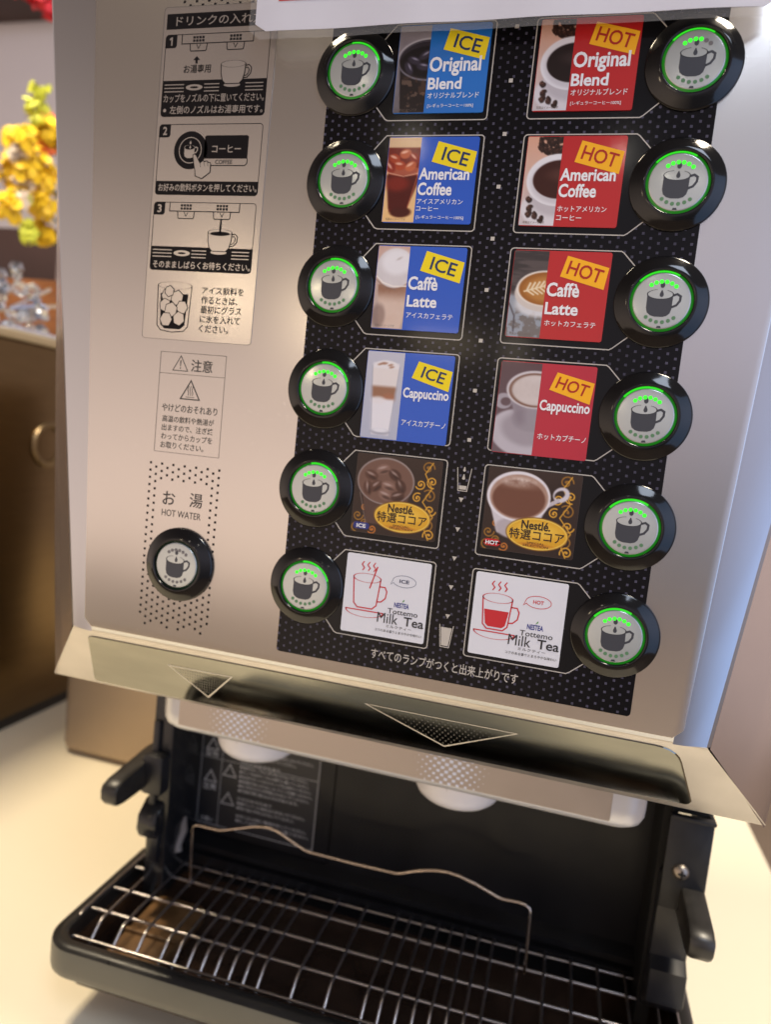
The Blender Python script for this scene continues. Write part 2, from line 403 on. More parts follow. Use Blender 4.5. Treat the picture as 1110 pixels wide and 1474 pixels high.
bb = B(); n_ = len(band)
bb.add([hood(p.x, p.y/SL, .5) for p in band]+[hood(p.x+(.6 if p.x < 18 else -.6)*-1, p.y/SL, .02) for p in band], [tuple(range(n_))]+[(i, (i+1) % n_, n_+(i+1) % n_, n_+i) for i in range(n_)])
band_o = bb.build('hood_band', polished, hood_o)
def hline(pts, w, off):
    P = [Vector((x, s*SL)) for x, s in pts]; b = B().line(P, w, 0, closed=True)
    return b.map(lambda x, y, z: hood(x, z/SL, off))
for tri in ([(-83, .33), (-47.4, .315), (-66.8, .775)], [(22.2, .31), (93, .305), (59.6, .76)]):
    hline(tri, .75, .62).build('arrow_mark', mat('ivory_arrow_line', (.86, .80, .66), .5), band_o)
    d = B(); (xa, sa), (xb, sb), (xc, sc_) = tri
    for i in range(40):
        for j in range(12):
            x = xa+(xb-xa)*(i+.5)/26; s = sa+.04+j*.045; x += (.5 if j % 2 else 0)*(xb-xa)/26
            f = (s-sa)/(sc_-sa); lo = xa+(xc-xa)*f+1.6; hi = xb+(xc-xb)*f-1.6
            w_ = .36*max(.15, 1-abs(x-xc)/(.42*(xb-xa)))
            if lo < x < hi and f < .93: d.add([hood(x-w_, s-.012, .56), hood(x+w_, s-.012, .56), hood(x+w_, s+.012, .56), hood(x-w_, s+.012, .56)], [(0, 1, 2, 3)])
    d.build('arrow_dots', mat('etched_grey_dots', (.17, .165, .15), .4, .6), band_o)
# black dotted control panel
cp = B().prism(rrect(-18.5, 137, -270.3, ZTOP, 1.6), 'Y', -.35, .2).build('control_panel', dots_mat, mach)
YP = -.35
mk = B()
for k in range(9): mk.rect(58.2, 59.8, -2.6-20.5*k, -1.1-20.5*k, YP-.06)
for z in (-191.2, -203.9, -216.4, -228.9, -241.6): mk.poly([(57.4, z+.9), (59.5, z+.9), (58.45, z-1.0)], YP-.06)
def tumbler(b, cz, fill):
    b.line([(55.5, cz+4.8), (56.6, cz-4.9), (60.4, cz-4.9), (61.5, cz+4.8)], .32, YP-.06)
    z1 = cz-4.3+fill; dx = 1.5+fill*.11
    b.poly([(58.5-1.5, cz-4.3), (58.5+1.5, cz-4.3), (58.5+dx, z1), (58.5-dx, z1)], YP-.07)
tumbler(mk, -182.5, 1.6); tumbler(mk, -250.2, 8.0)
for dz, r in ((-178.6, .62), (-181.9, .72)):
    mk.poly([(58.5+r*math.cos(a)*(1 if math.sin(a) < 0 else .8), dz+r*math.sin(a)*(1 if math.sin(a) < .9 else 2.2)) for a in [math.radians(22.5*k) for k in range(16)]], YP-.06)
mk.build('progress_marks', line_white, cp)
B().text('すべてのランプがつくと出来上がりです', 26.4, 91, -265.7, -261.0, YP-.06, .006).build('lettering', line_white, cp)

# ------------------------------------------------------------------ printed pictures
def ss(a, b, x): t_ = np.clip((x-a)/(b-a), 0, 1); return t_*t_*(3-2*t_)
def vnoise(U, V, sc, seed):
    g = np.random.default_rng(seed).random((64, 64)); u = U/sc+7.3; v = V/sc+3.9
    i = np.floor(u).astype(int); j = np.floor(v).astype(int); fu = ss(0, 1, u-i); fv = ss(0, 1, v-j)
    G = lambda a, b_: g[b_ % 64, a % 64]
    return (G(i, j)*(1-fu)+G(i+1, j)*fu)*(1-fv)+(G(i, j+1)*(1-fu)+G(i+1, j+1)*fu)*fv
def fbm(U, V, sc, seed): return .55*vnoise(U, V, sc, seed)+.3*vnoise(U, V, sc/2.1, seed+1)+.15*vnoise(U, V, sc/4.3, seed+2)
class Art:
    def __init__(s, w, h, base, step=.34):
        s.w, s.h = w, h; s.nx, s.ny = int(w/step)+1, int(h/step)+1
        s.U, s.V = np.meshgrid(np.linspace(0, w, s.nx), np.linspace(0, h, s.ny)); s.I = np.zeros((s.ny, s.nx, 3)); s.I[:] = base
    def over(s, m, c):
        m = np.clip(m, 0, 1)[..., None]; c = np.asarray(c, float); s.I = s.I*(1-m)+c*m; return s
    def ell(s, cx, cy, rx, ry, soft=.3, rot=0):
        a = math.radians(rot); x = (s.U-cx)*math.cos(a)+(s.V-cy)*math.sin(a); y = -(s.U-cx)*math.sin(a)+(s.V-cy)*math.cos(a)
        d = (np.hypot(x/rx, y/ry)-1)*min(rx, ry); return 1-ss(-soft, soft, d)
    def quad(s, y0, y1, l0, l1, r0, r1, soft=.3):
        f = np.clip((s.V-y0)/(y1-y0), 0, 1); l = l0+(l1-l0)*f; r = r0+(r1-r0)*f
        return ss(-soft, soft, s.U-l)*ss(-soft, soft, r-s.U)*ss(-soft, soft, s.V-y0)*ss(-soft, soft, y1-s.V)
    def n(s, sc, seed): return fbm(s.U, s.V, sc, seed)
    def stroke(s, pts, w, soft=.2):
        d = np.full(s.U.shape, 99.)
        for (ax, ay), (bx, by) in zip(pts[:-1], pts[1:]):
            dx, dy = bx-ax, by-ay; q = np.clip(((s.U-ax)*dx+(s.V-ay)*dy)/(dx*dx+dy*dy+1e-9), 0, 1)
            d = np.minimum(d, np.hypot(s.U-ax-q*dx, s.V-ay-q*dy))
        return 1-ss(w/2-soft, w/2+soft, d)
    def grade(s, top, bot): f = (s.V/s.h)[..., None]; s.I[:] = np.asarray(top)*(1-f)+np.asarray(bot)*f; return s
    def obj(s, name, x0, ztop, y, parent):
        b = B(); nx = s.nx
        b.v = [(x0+u, y, ztop-v) for u, v in zip(s.U.ravel(), s.V.ravel())]
        b.f = [(j*nx+i, (j+1)*nx+i, (j+1)*nx+i+1, j*nx+i+1) for j in range(s.ny-1) for i in range(nx-1)]
        o = b.build(name, pic, parent)
        at = o.data.color_attributes.new('print', 'FLOAT_COLOR', 'POINT')
        c = np.ones((s.nx*s.ny, 4), np.float32); c[:, :3] = np.clip(lin(np.clip(s.I.reshape(-1, 3), 0, 255)), 0, .8)
        at.data.foreach_set('color', c.ravel()); return o
def beans(A, cx, cy, rx, ry, n, seed, size=1.3, dark=(58, 34, 26)):
    r = random.Random(seed)
    for _ in range(n):
        a = r.uniform(0, 6.28); q = math.sqrt(r.random()); x, y = cx+rx*q*math.cos(a), cy+ry*q*math.sin(a); rot = r.uniform(0, 180); k = r.uniform(.75, 1.25)
        A.over(A.ell(x+.2, y+.25, size*1.08, size*.8, .25, rot)*.7, (22, 12, 10))
        A.over(A.ell(x, y, size, size*.7, .2, rot), [c*k for c in dark])
        A.over(A.ell(x-.2, y-.2, size*.4, size*.2, .2, rot)*.55, (150, 112, 92))
        dx, dy = math.cos(math.radians(rot))*size*.8, math.sin(math.radians(rot))*size*.8
        A.over(A.stroke([(x-dx, y-dy), (x+dx, y+dy)], .25, .15)*.8, (20, 10, 8))
def a_ice_ob(w, h):
    A = Art(w, h, (150, 143, 150)).grade((140, 132, 138), (92, 84, 86))
    A.over(A.n(6, 3)*.25, (200, 195, 200))
    A.over(A.ell(13.5, 12.8, 13.5, 8.0, .3), (188, 184, 190)); A.over(A.ell(13.5, 12.9, 12.9, 7.4, .3), (44, 38, 44))
    A.over(A.quad(13, h, .6, 2.6, 30, 30, .6), (34, 26, 26))
    A.over(A.ell(13.5, 14.0, 12.2, 6.0, .4), (18, 12, 16))
    for x, y, a in ((7, 13.5, 20), (11.5, 11.5, -30), (5, 16.5, 60), (11, 16, 10)): A.over(A.ell(x, y, 2.8, 1.5, .5, a)*.75, (62, 56, 72)); A.over(A.ell(x+.3, y-.6, 1.3, .35, .3, a)*.8, (165, 160, 180))
    A.over(A.ell(13.5, 13.8, 13.3, 7.9, .25)*(1-A.ell(13.5, 13.5, 12.9, 7.4, .25))*.9, (120, 115, 125))
    A.over(A.quad(20, h, 1.5, 2.5, 30, 30, .8)*ss(.5, .62, A.n(3.2, 8))*.55, (96, 66, 48))
    A.over(A.quad(21, h, 1.5, 2.5, 30, 30, .8)*ss(.62, .7, A.n(2.2, 18))*.5, (150, 120, 100))
    A.over(A.stroke([(1.0, 17), (2.6, h)], .35)*.6, (150, 140, 140)); return A
def a_ice_am(w, h):
    A = Art(w, h, (226, 186, 140)).grade((214, 180, 140), (228, 184, 122))
    A.over(A.n(5, 5)*.25, (240, 214, 176))
    A.over(A.quad(4, 30, -.5, 2.5, 15.5, 9.8, .4), (112, 30, 20))
    A.over(A.ell(7.5, 30, 4.6, 2.2, .5), (70, 22, 16)); A.over(A.quad(15, 29, 0, 2.2, 15, 10, .6)*.9, (74, 16, 12))
    A.over(A.ell(7.5, 13.5, 8, 2.0, .3)*.6, (200, 120, 90))
    for i, (x, y, a) in enumerate(((3, 8.5, 20), (7.5, 6.5, -15), (11.5, 8.2, 40), (5.5, 11.2, 5), (10.2, 11.5, -30), (1.5, 12, 50))):
        A.over(A.ell(x, y, 2.5, 1.9, .4, a)*.85, ((172, 66, 34), (196, 100, 60), (138, 40, 26))[i % 3]); A.over(A.ell(x-.5, y-.7, 1.5, .5, .3, a)*.7, (244, 208, 186))
    A.over(A.ell(5, 18.5, 5, 3, 1.5)*.6, (150, 44, 30)); A.over(A.stroke([(0, 14), (7.5, 15.6), (14.5, 14)], .4)*.7, (230, 180, 150))
    A.over(A.stroke([(13.5, 15), (10.5, 28)], .4)*.7, (190, 100, 70)); return A
def a_ice_cl(w, h):
    A = Art(w, h, (190, 168, 156)).grade((196, 160, 146), (176, 158, 150))
    A.over(A.quad(5, h, .8, 3.0, 17, 12.6, .4), (176, 140, 120))
    m = A.quad(16, h, 1.2, 3.0, 16, 12.6, .5); f = ss(17, 24, A.V)[..., None]
    A.I = A.I*(1-m[..., None])+m[..., None]*((1-f)*np.array((140, 98, 76))+f*np.array((206, 180, 164)))
    A.over(A.ell(8, 9.0, 8.2, 8.2, .4), (206, 200, 202)); A.over(A.ell(8.5, 6.5, 6.6, 5.2, 1.5), (226, 224, 228)); A.over(A.ell(9.5, 5, 1.2, .4, .4, -30)*.5, (150, 130, 124))
    A.over(A.stroke([(.2, 12.5), (3, 15), (8, 16.6), (14, 16.2)], .55), (236, 224, 216)); A.over(A.stroke([(.2, 14), (4, 17), (9, 18)], .4)*.6, (120, 96, 84))
    A.over(A.n(3, 9)*.18, (240, 236, 236)); A.over(A.ell(2.5, 29, 3, 5, 1)*.6, (120, 96, 90)); return A
def a_ice_cap(w, h):
    A = Art(w, h, (186, 190, 204)).grade((190, 190, 202), (176, 180, 198))
    f = ss(0, h, A.V)
    A.over(A.quad(4.5, h-1.5, 2.6, 4.6, 14.4, 12.6, .4), (208, 206, 214)); A.over(A.ell(8.6, 6.5, 5.9, 3.0, .4), (226, 222, 224))
    A.over(A.quad(7, 15, 2.7, 3.2, 14.4, 14, .5), (222, 214, 212)); A.over(A.quad(14.6, 19.6, 3.1, 3.6, 14.0, 13.5, 1.0), (150, 108, 84)); A.over(A.ell(11, 19.5, 2.6, 2.2, 1.2)*.8, (166, 110, 84))
    A.over(A.quad(20, 33.5, 3.5, 4.4, 13.4, 12.7, .8), (226, 224, 230)); A.over(A.ell(6.5, 20.5, 3, 1.6, .8)*.7, (226, 220, 222))
    for x, y in ((5.8, 5.3), (8, 4.9), (10.4, 5.4), (11, 6.3), (7, 4.8)): A.over(A.ell(x, y, 1.1, .45, .3, -15)*.8, (160, 116, 92))
    A.over(A.stroke([(2.5, 6), (4.6, h-3)], .35)*.7, (150, 152, 168)); A.over(A.stroke([(14.6, 6), (12.6, h-3)], .35)*.7, (150, 152, 168)); A.over(A.ell(8.6, h-3, 4.2, 1.3, .4)*.7, (150, 152, 166)); A.over(A.ell(8.6, h-3.6, 3.6, .9, .4), (224, 224, 232)); return A
def a_hot(w, h, brown):
    A = Art(w, h, (206, 170, 152)).grade((214, 162, 136), (196, 188, 190))
    beans(A, 10.5, 2.6, 6.4, 4.4, 90, 11, .92)
    A.over(A.ell(13.5, 27.5, 13.5, 8, .5), (212, 208, 212)); A.over(A.ell(14, 22.5, 11.5, 8.0, 1.5)*.5, (160, 152, 158))
    A.over(A.ell(13.5, 16.5, 12.4, 10.0, .3), (224, 222, 226)); A.over(A.ell(13.8, 17.3, 11, 8.4, .9)*.5, (176, 170, 176))
    A.over(A.ell(14, 16.3, 10.4, 7.4, .3), brown); A.over(A.ell(15.5, 14.5, 6, 2.4, 1.5)*.35, tuple(c+60 for c in brown))
    for q in ((2.6, 24.2), (3.6, 27.3), (5.6, 30.2), (8.2, 31.6), (3.4, 29.6)): beans(A, *q, .7, .7, 4, int(q[0]*10), .95, (64, 40, 32))
    return A
def a_hot_cl(w, h):
    A = Art(w, h, (60, 54, 54)); st = fbm(A.U*.25, A.V*2, 3, 31)
    A.over(ss(.4, .65, st)*.6, (104, 92, 90)); A.over(ss(-1, 1, A.V-17.5), (150, 156, 166)); A.over(ss(20, 26, A.V)*ss(.42, .6, A.n(2.2, 33))*.7, (104, 92, 84)); A.over(A.stroke([(0, 21), (2.6, 26), (2.8, 32)], .7)*.7, (74, 66, 70))
    A.over(A.ell(12, 21, 9.5, 5, 1.0)*.8, (226, 224, 226)); A.over(A.ell(13.5, 16.5, 11.8, 7.3, .3), (206, 196, 188)); A.over(A.ell(13.5, 14.6, 11.2, 7.0, .3), (232, 224, 214)); A.over(A.ell(13.8, 14.7, 10.6, 6.5, .35), (150, 92, 36)); A.over(A.ell(14, 14.9, 8.5, 5, 1.5)*.7, (196, 140, 74))
    for k in range(5): A.over(A.stroke([(6.5+1.7*k, 15.6-.5*k), (7.6+1.8*k, 12.8-.3*k)], .75, .3)*.9, (242, 228, 200)); A.over(A.stroke([(6.8+1.7*k, 15.8-.4*k), (9.3+1.7*k, 17.2-.3*k)], .6, .3)*.9, (242, 228, 200))
    A.over(A.stroke([(5.5, 16), (16, 12.8)], .6, .3), (236, 214, 178)); return A
def a_hot_cap(w, h):
    A = Art(w, h, (86, 66, 70)).grade((92, 70, 74), (108, 92, 98))
    A.over(A.ell(11, 28.5, 13, 9.5, .6, 12), (186, 180, 188)); A.over(A.ell(12, 27, 9.5, 6.5, 1.5, 12)*.6, (140, 130, 138))
    A.over(A.ell(2.5, 16, 3.6, 3.2, .4)*(1-A.ell(3.4, 16.2, 2.1, 1.7, .4)), (164, 156, 164))
    A.over(A.quad(10, 24, 3.6, 8.5, 30, 30, .6), (160, 152, 160)); A.over(A.ell(14, 23, 7.5, 4.6, .6), (150, 142, 150)); A.over(A.quad(16, 25, 5.4, 8.5, 11, 12, 2)*.5, (120, 108, 118))
    A.over(A.ell(14.5, 10.6, 11.4, 7.6, .35), (206, 200, 204)); A.over(A.ell(14.7, 10.8, 10.6, 6.9, .35), (124, 92, 78)); A.over(A.ell(14.9, 10.8, 9.6, 6.1, .5), (196, 184, 180)); A.over(A.n(3, 41)*A.ell(14.9, 10.8, 9.2, 5.8, .6)*.5, (222, 214, 212)); return A
def swirl(A, x, y, r, turns, a0, s, col, w=.55):
    P = [(x+r*(1-k/40)*math.cos(a0+s*turns*6.28*k/40), y+r*(1-k/40)*math.sin(a0+s*turns*6.28*k/40)) for k in range(36)]
    A.over(A.stroke(P, w, .18), col); A.over(A.ell(*P[-1], .55, .55, .2), col)
def gold_swirls(A, w, h):
    g1, g2 = (214, 158, 52), (150, 104, 36)
    for k, (x, y, r) in enumerate(((w-6, 3.4, 2.8), (w-3.6, 9.2, 2.6), (w-8.6, 10.6, 2.3), (w-4.4, 15.4, 3.0), (w-9.5, 16.5, 2.2), (w-3.4, 21.2, 2.6), (w-4, 27.5, 2.6), (w-2.8, 32, 2.6))):
        swirl(A, x, y, r, 1.6, 1.3*k, 1 if k % 2 else -1, g1 if k % 3 else g2)
    A.over(A.stroke([(w-4, 1), (w-7, 6), (w-3.5, 12), (w-7, 18), (w-2, 24), (w-5, 30), (w-3, 34)], .45, .2), g1)
    for k, (x, y, r) in enumerate(((2.6, 27, 2.4), (5.2, 23.5, 1.9), (2.2, 32, 2.2), (9.5, 32.4, 2.0), (6, 30, 1.6))): swirl(A, x, y, r, 1.5, .8*k, -1 if k % 2 else 1, (186, 110, 40) if k % 2 else g2)
def a_cocoa(w, h, hot):
    A = Art(w, h, (46, 32, 28), .27).grade((50, 36, 30), (40, 26, 22)); A.over(A.n(9, 51)*.3, (72, 54, 44)); gold_swirls(A, w, h)
    if not hot:
        A.over(A.quad(12, 30, 2.4, 6.5, 25.5, 22, .5), (84, 60, 52)); A.over(A.ell(13.6, 11, 12.8, 10.2, .3), (150, 136, 132)); A.over(A.ell(13.6, 11.1, 12.2, 9.6, .4), (112, 82, 70))
        for i, (x, y, a) in enumerate(((7, 9, 20), (12, 6, -20), (17.5, 8, 35), (9.5, 13.5, -40), (15, 13, 10), (20.5, 12.5, 60), (6, 14.5, 80), (14, 17, 15), (19.5, 17, -20))):
            A.over(A.ell(x, y, 3.1, 2.2, .5, a)*.85, ((86, 56, 46), (132, 100, 88), (70, 44, 36))[i % 3]); A.over(A.ell(x-.4, y-.7, 1.8, .5, .4, a)*.6, (196, 176, 170)); A.over(A.ell(x+.6, y+1, 1.9, .6, .4, a)*.6, (50, 30, 26))
        A.over(A.stroke([(2.6, 17), (6.4, 30)], .4)*.6, (150, 130, 124))
    else:
        A.over(A.ell(30.2, 8.6, 3.4, 3.0, .4, -35)*(1-A.ell(29.6, 8.6, 2.2, 1.5, .4, -35)), (206, 200, 208)); A.over(A.stroke([(24, 14.5), (29, 11.2)], 1.6, .3), (190, 182, 190))
        A.over(A.quad(12, 27, .6, 6, 26, 20.5, .5), (204, 198, 204)); A.over(A.ell(13.2, 24.5, 8, 4.4, .6), (178, 168, 174)); A.over(A.ell(13.2, 11.2, 13, 10.4, .35), (222, 218, 224)); A.over(A.ell(13.4, 11.4, 11.9, 9.3, .4), (168, 136, 120))
        A.over(A.ell(13.4, 12.2, 10.8, 7.8, .5), (110, 70, 54)); A.over(A.ell(12.5, 5.2, 6.5, 2.0, 1.0)*A.n(2, 55)*1.3, (220, 204, 196)); A.over(A.ell(13, 6.6, 8, 1.6, 1.0)*.5, (150, 116, 100))
    ox, oy = w*.595, h*.75
    A.over(A.ell(ox, oy, 12.7, 6.9, .25), (120, 76, 20)); A.over(A.ell(ox, oy, 12.3, 6.5, .2), (238, 200, 90)); A.over(A.ell(ox, oy, 11.8, 6.0, .2), (214, 160, 40)); A.over(A.ell(ox, oy-1.5, 9, 3.2, 2)*.6, (244, 206, 90)); A.over(A.ell(ox, oy+4.6, 6.5, .9, .4)*.8, (190, 120, 36))
    return A

# ------------------------------------------------------------------ twelve cards with their frames
PITCH, CW, CH = 44.0, 38.0, 34.6
XL, XR = 11.3, 68.7
BXL, BXR, BZ0 = -6.7, 126.8, -18.0
YC = YP-.55
WHITE_CARDS = []
def frame_line(side, i):
    z1 = -i*PITCH+.75; z0 = -i*PITCH-CH-2.6
    if side == 'L':
        xr = XL+CW+1.7; bx = BXL; pts = [(4.5, -i*PITCH-5.2), (9.8, z1), *[(xr-1.4+1.4*math.sin(a), z1-1.4+1.4*math.cos(a)) for a in (0, .4, .8, 1.2, 1.571)], *[(xr-1.4+1.4*math.cos(a), z0+1.4-1.4*math.sin(a)) for a in (0, .4, .8, 1.2, 1.571)], (9.5, z0), (8.2, z0+.5), (3.8, z0+5.6)]
        fill = [(4.5, -i*PITCH-5.2), (9.8, z1), (xr, z1), (xr, z0), (9.0, z0), (3.8, z0+5.6)]
    else:
        xl = XR-1.7; xr = XR+CW+3.2; pts = [(xr+6.6, -i*PITCH-5.6), (xr+1, z1-.6), (xr, z1), *[(xl+1.4-1.4*math.sin(a), z1-1.4+1.4*math.cos(a)) for a in (0, .4, .8, 1.2, 1.571)], *[(xl+1.4-1.4*math.cos(a), z0+1.4-1.4*math.sin(a)) for a in (0, .4, .8, 1.2, 1.571)], (xr, z0), (xr+1.2, z0+.7), (xr+6.6, z0+5.4)]
        fill = [(xr+6.6, -i*PITCH-5.6), (xr, z1), (xl, z1), (xl, z0), (xr, z0), (xr+6.6, z0+5.4)]
    return pts, fill
window_mat = mat('clear_black_card_window', (.005, .005, .006), .12, 0, .28)
def card(side, i):
    ice = side == 'L'; x0 = XL if ice else XR; zt = -i*PITCH; w, h = CW, CH
    pts, fill = frame_line(side, i)
    fo = B().poly(fill, YP-.05).build('card_window', window_mat, mach)
    B().line(pts, .42, YP-.12).build('window_outline', line_white, fo)
    if i == 3: h = 37.4
    if i == 3 and not ice: zt -= .3
    if i == 4 and not ice: zt += .4
    if i == 5: zt -= .2; h = 35.2
    names = ['original blend coffee', 'american coffee', 'latte', 'cappuccino', 'cocoa', 'milk tea']
    base = B().prism(rrect(x0, x0+w, zt-h, zt, .9), 'Y', YC, YC+.45).build('drink_card', card_white if i == 5 else (mat('printed_card_brown', (.03, .018, .014), .3, coat=.5) if i == 4 else {0: ice_blue, 1: royal, 2: royal, 3: royal}[i] if ice else (crimson if i == 3 else hot_red)), mach)
    base['label'] = ('iced ' if ice else 'hot ')+names[i]+' picture card'
    y1, y2, y3 = YC-.05, YC-.10, YC-.15
    X = lambda u: x0+u*w
    Zv = lambda v: zt-v*h
    def P(u, v): return (X(u), Zv(v))
    if i < 4:
        f = {0: .345, 1: .36, 2: .36, 3: .43}[i]
        art = ([a_ice_ob, a_ice_am, a_ice_cl, a_ice_cap] if ice else [lambda a, b: a_hot(a, b, (30, 16, 14)), lambda a, b: a_hot(a, b, (58, 24, 16)), a_hot_cl, a_hot_cap])[i](f*w, h-.5)
        art.obj('picture', x0+.15, zt-.25, y1, base)
        if i == 3: tl, tr, br, bl = (.60, .085), (.99, .175), (.965, .40), (.535, .275)
        else: tl, tr, br, bl = (.555, .05), (.985, .17), (.955, .415), (.50, .285)
        tg = B().poly([P(*bl), P(*br), P(*tr), P(*tl)], y1).build('temperature_tag', tag_yellow if ice else tag_orange, base)
        e = lambda a, b_, q: (a[0]+(b_[0]-a[0])*q, a[1]+(b_[1]-a[1])*q)
        def tq(u, v): return P(*e(e(tl, tr, u), e(bl, br, u), v))
        B().textq('ICE' if ice else 'HOT', tq(.2 if ice else .1, .16), tq(.86 if ice else .92, .16), tq(.2 if ice else .1, .80), y2, .012).build('tag_lettering', tag_navy if ice else tag_red, base)
        T = B()
        if i == 0:
            T.text('Original', X(.365), X(.925), Zv(.585), Zv(.365), y2, .026); T.text('Blend', X(.365), X(.735), Zv(.735), Zv(.60), y2, .026)
            T.text('オリジナルブレンド', X(.375), X(.935), Zv(.835), Zv(.765), y2, .006); T.text('[レギュラーコーヒー100%]', X(.385), X(.885), Zv(.945), Zv(.895), y2, .008)
        elif i == 1:
            T.text('American', X(.375), X(.93), Zv(.495), Zv(.355), y2, .026); T.text('Coffee', X(.375), X(.755), Zv(.675), Zv(.525), y2, .026)
            if ice: T.text('アイスアメリカン', X(.38), X(.89), Zv(.775), Zv(.715), y2, .006); T.text('コーヒー', X(.38), X(.63), Zv(.855), Zv(.80), y2, .006); T.text('[レギュラーコーヒー100%]', X(.39), X(.915), Zv(.955), Zv(.905), y2, .008)
            else: T.text('ホットアメリカン', X(.385), X(.88), Zv(.835), Zv(.77), y2, .006); T.text('コーヒー', X(.385), X(.64), Zv(.93), Zv(.87), y2, .006)
        elif i == 2:
            T.text('Caffè', X(.38), X(.715), Zv(.515), Zv(.355), y2, .026); T.text('Latte', X(.385), X(.725), Zv(.72), Zv(.58), y2, .026); T.text('アイスカフェラテ' if ice else 'ホットカフェラテ', X(.395), X(.92), Zv(.85), Zv(.785), y2, .006)
        else:
            T.text('Cappuccino', X(.455), X(.975), Zv(.535), Zv(.385), y2, .026); T.text('アイスカプチーノ' if ice else 'ホットカプチーノ', X(.47), X(.975), Zv(.815), Zv(.745), y2, .006)
        T.build('lettering', white_ink, base)
        if i < 3: B().text('写真はイメージです', X(.045), X(.27), Zv(.975), Zv(.945), y2).build('fine_print', mat('printed_faint_brown', (.16, .12, .10), .4), base)
    elif i == 4:
        a_cocoa(w-.3, h-.3, not ice).obj('picture', x0+.15, zt-.15, y1, base)
        T = B(); T.text('Nestlé.', X(.42), X(.73), Zv(.70), Zv(.595), y2, .026); T.text('特選ココア', X(.30), X(.885), Zv(.83), Zv(.70), y2, .012)
        T.text('SPECIAL', X(.50), X(.69), Zv(.872), Zv(.848), y2); T.text('SELECTION', X(.46), X(.73), Zv(.905), Zv(.88), y2)
        T.build('lettering', mat('printed_dark_brown_ink', (.025, .012, .008), .4), base)
        bdg = rrect(X(.03), X(.22), Zv(.955), Zv(.87), 1.2 if ice else 1.8)
        bd = B().poly(bdg, y2).build('temperature_tag', mat('printed_badge_blue', rgb(40, 48, 120), .4) if ice else mat('printed_badge_red', rgb(190, 30, 34), .4), base)
        B().text('ICE' if ice else 'HOT', X(.07) if ice else X(.055), X(.18) if ice else X(.195), Zv(.94), Zv(.89), y3, .03).build('tag_lettering', white_ink, base)
    else:
        # stand-in line drawing: a red mug with a saucer
        d = B(); cx, cz = X(.265), Zv(.47)
        d.line([(cx-6.2, cz+6.4), (cx-5.2, cz-5.2), (cx-3.4, cz-7.0), (cx+3.4, cz-7.0), (cx+5.2, cz-5.2), (cx+6.2, cz+6.4)], .55, y1)
        d.ring(cx, cz+6.4, 5.95, 6.5, y1, e=.32); d.line([(cx+5.9, cz+3.4), (cx+8.4, cz+3.4), (cx+9.4, cz+1.6), (cx+9.0, cz-1.4), (cx+7.2, cz-3.2), (cx+5.5, cz-3.4)], .55, y1)
        d.ring(cx, cz-8.2, 8.3, 8.85, y1, a0=178, a1=362, e=.34); d.line([(cx-8.8, cz-8.2), (cx+8.8, cz-8.2)], .5, y1)
        for q in (-2.6, 0, 2.6): d.line([(cx+q, cz+9.6), (cx+q+.8, cz+10.8), (cx+q-.4, cz+12.2), (cx+q+.5, cz+13.6)], .5, y1)
        if not ice: d.poly([(cx-5.2, cz+1.2), (cx+5.2, cz+1.2), (cx+4.2, cz-4.9), (cx+2.9, cz-6.0), (cx-2.9, cz-6.0), (cx-4.2, cz-4.9)], y1)
        else: d.line([(cx+1.5, cz+2), (cx+4.2, cz+12)], .6, y1)
        d.build('line_drawing', red_line, base)
        bm_ = mat('printed_bubble_grey', (.22, .24, .30), .4) if ice else red_line
        bub = B(); bx, bz = X(.705), Zv(.265); O = [(bx+5.2*math.cos(math.radians(a)), bz+2.55*math.sin(math.radians(a))) for a in range(-158, 190, 12)]
        bub.line(O+[(bx-6.0, bz-1.9)], .28, y1, closed=True); bub.build('speech_bubble', bm_, base)
        B().text('ICE' if ice else 'HOT', bx-2.2, bx+2.2, bz-.8, bz+.8, y1, .03).build('bubble_lettering', mat('printed_bubble_navy', rgb(60, 66, 90), .4) if ice else red_line, base)
        B().text('NESTEA', X(.615), X(.79), Zv(.60), Zv(.535), y1, .03).build('logo_lettering', navy_ink, base)
        B().poly([(X(.70), Zv(.53)), (X(.715), Zv(.50)), (X(.73), Zv(.485)), (X(.728), Zv(.51))], y1).build('logo_leaf', leaf_ink, base)
        T = B(); T.text('Tottemo', X(.545), X(.90), Zv(.685), Zv(.62), y2, .006)
        T.text('Milk', X(.43), X(.675), Zv(.815), Zv(.69), y2, 0); T.text('Tea', X(.745), X(.98), Zv(.815), Zv(.70), y2, .014)
        T.text('ミルクティー', X(.545), X(.845), Zv(.868), Zv(.832), y2, .006); T.text('コクのある香りとまろやかな味わい', X(.415), X(.97), Zv(.93), Zv(.895), y2, .006)
        T.build('lettering', black_ink, base)
for i in range(6): card('L', i); card('R', i)

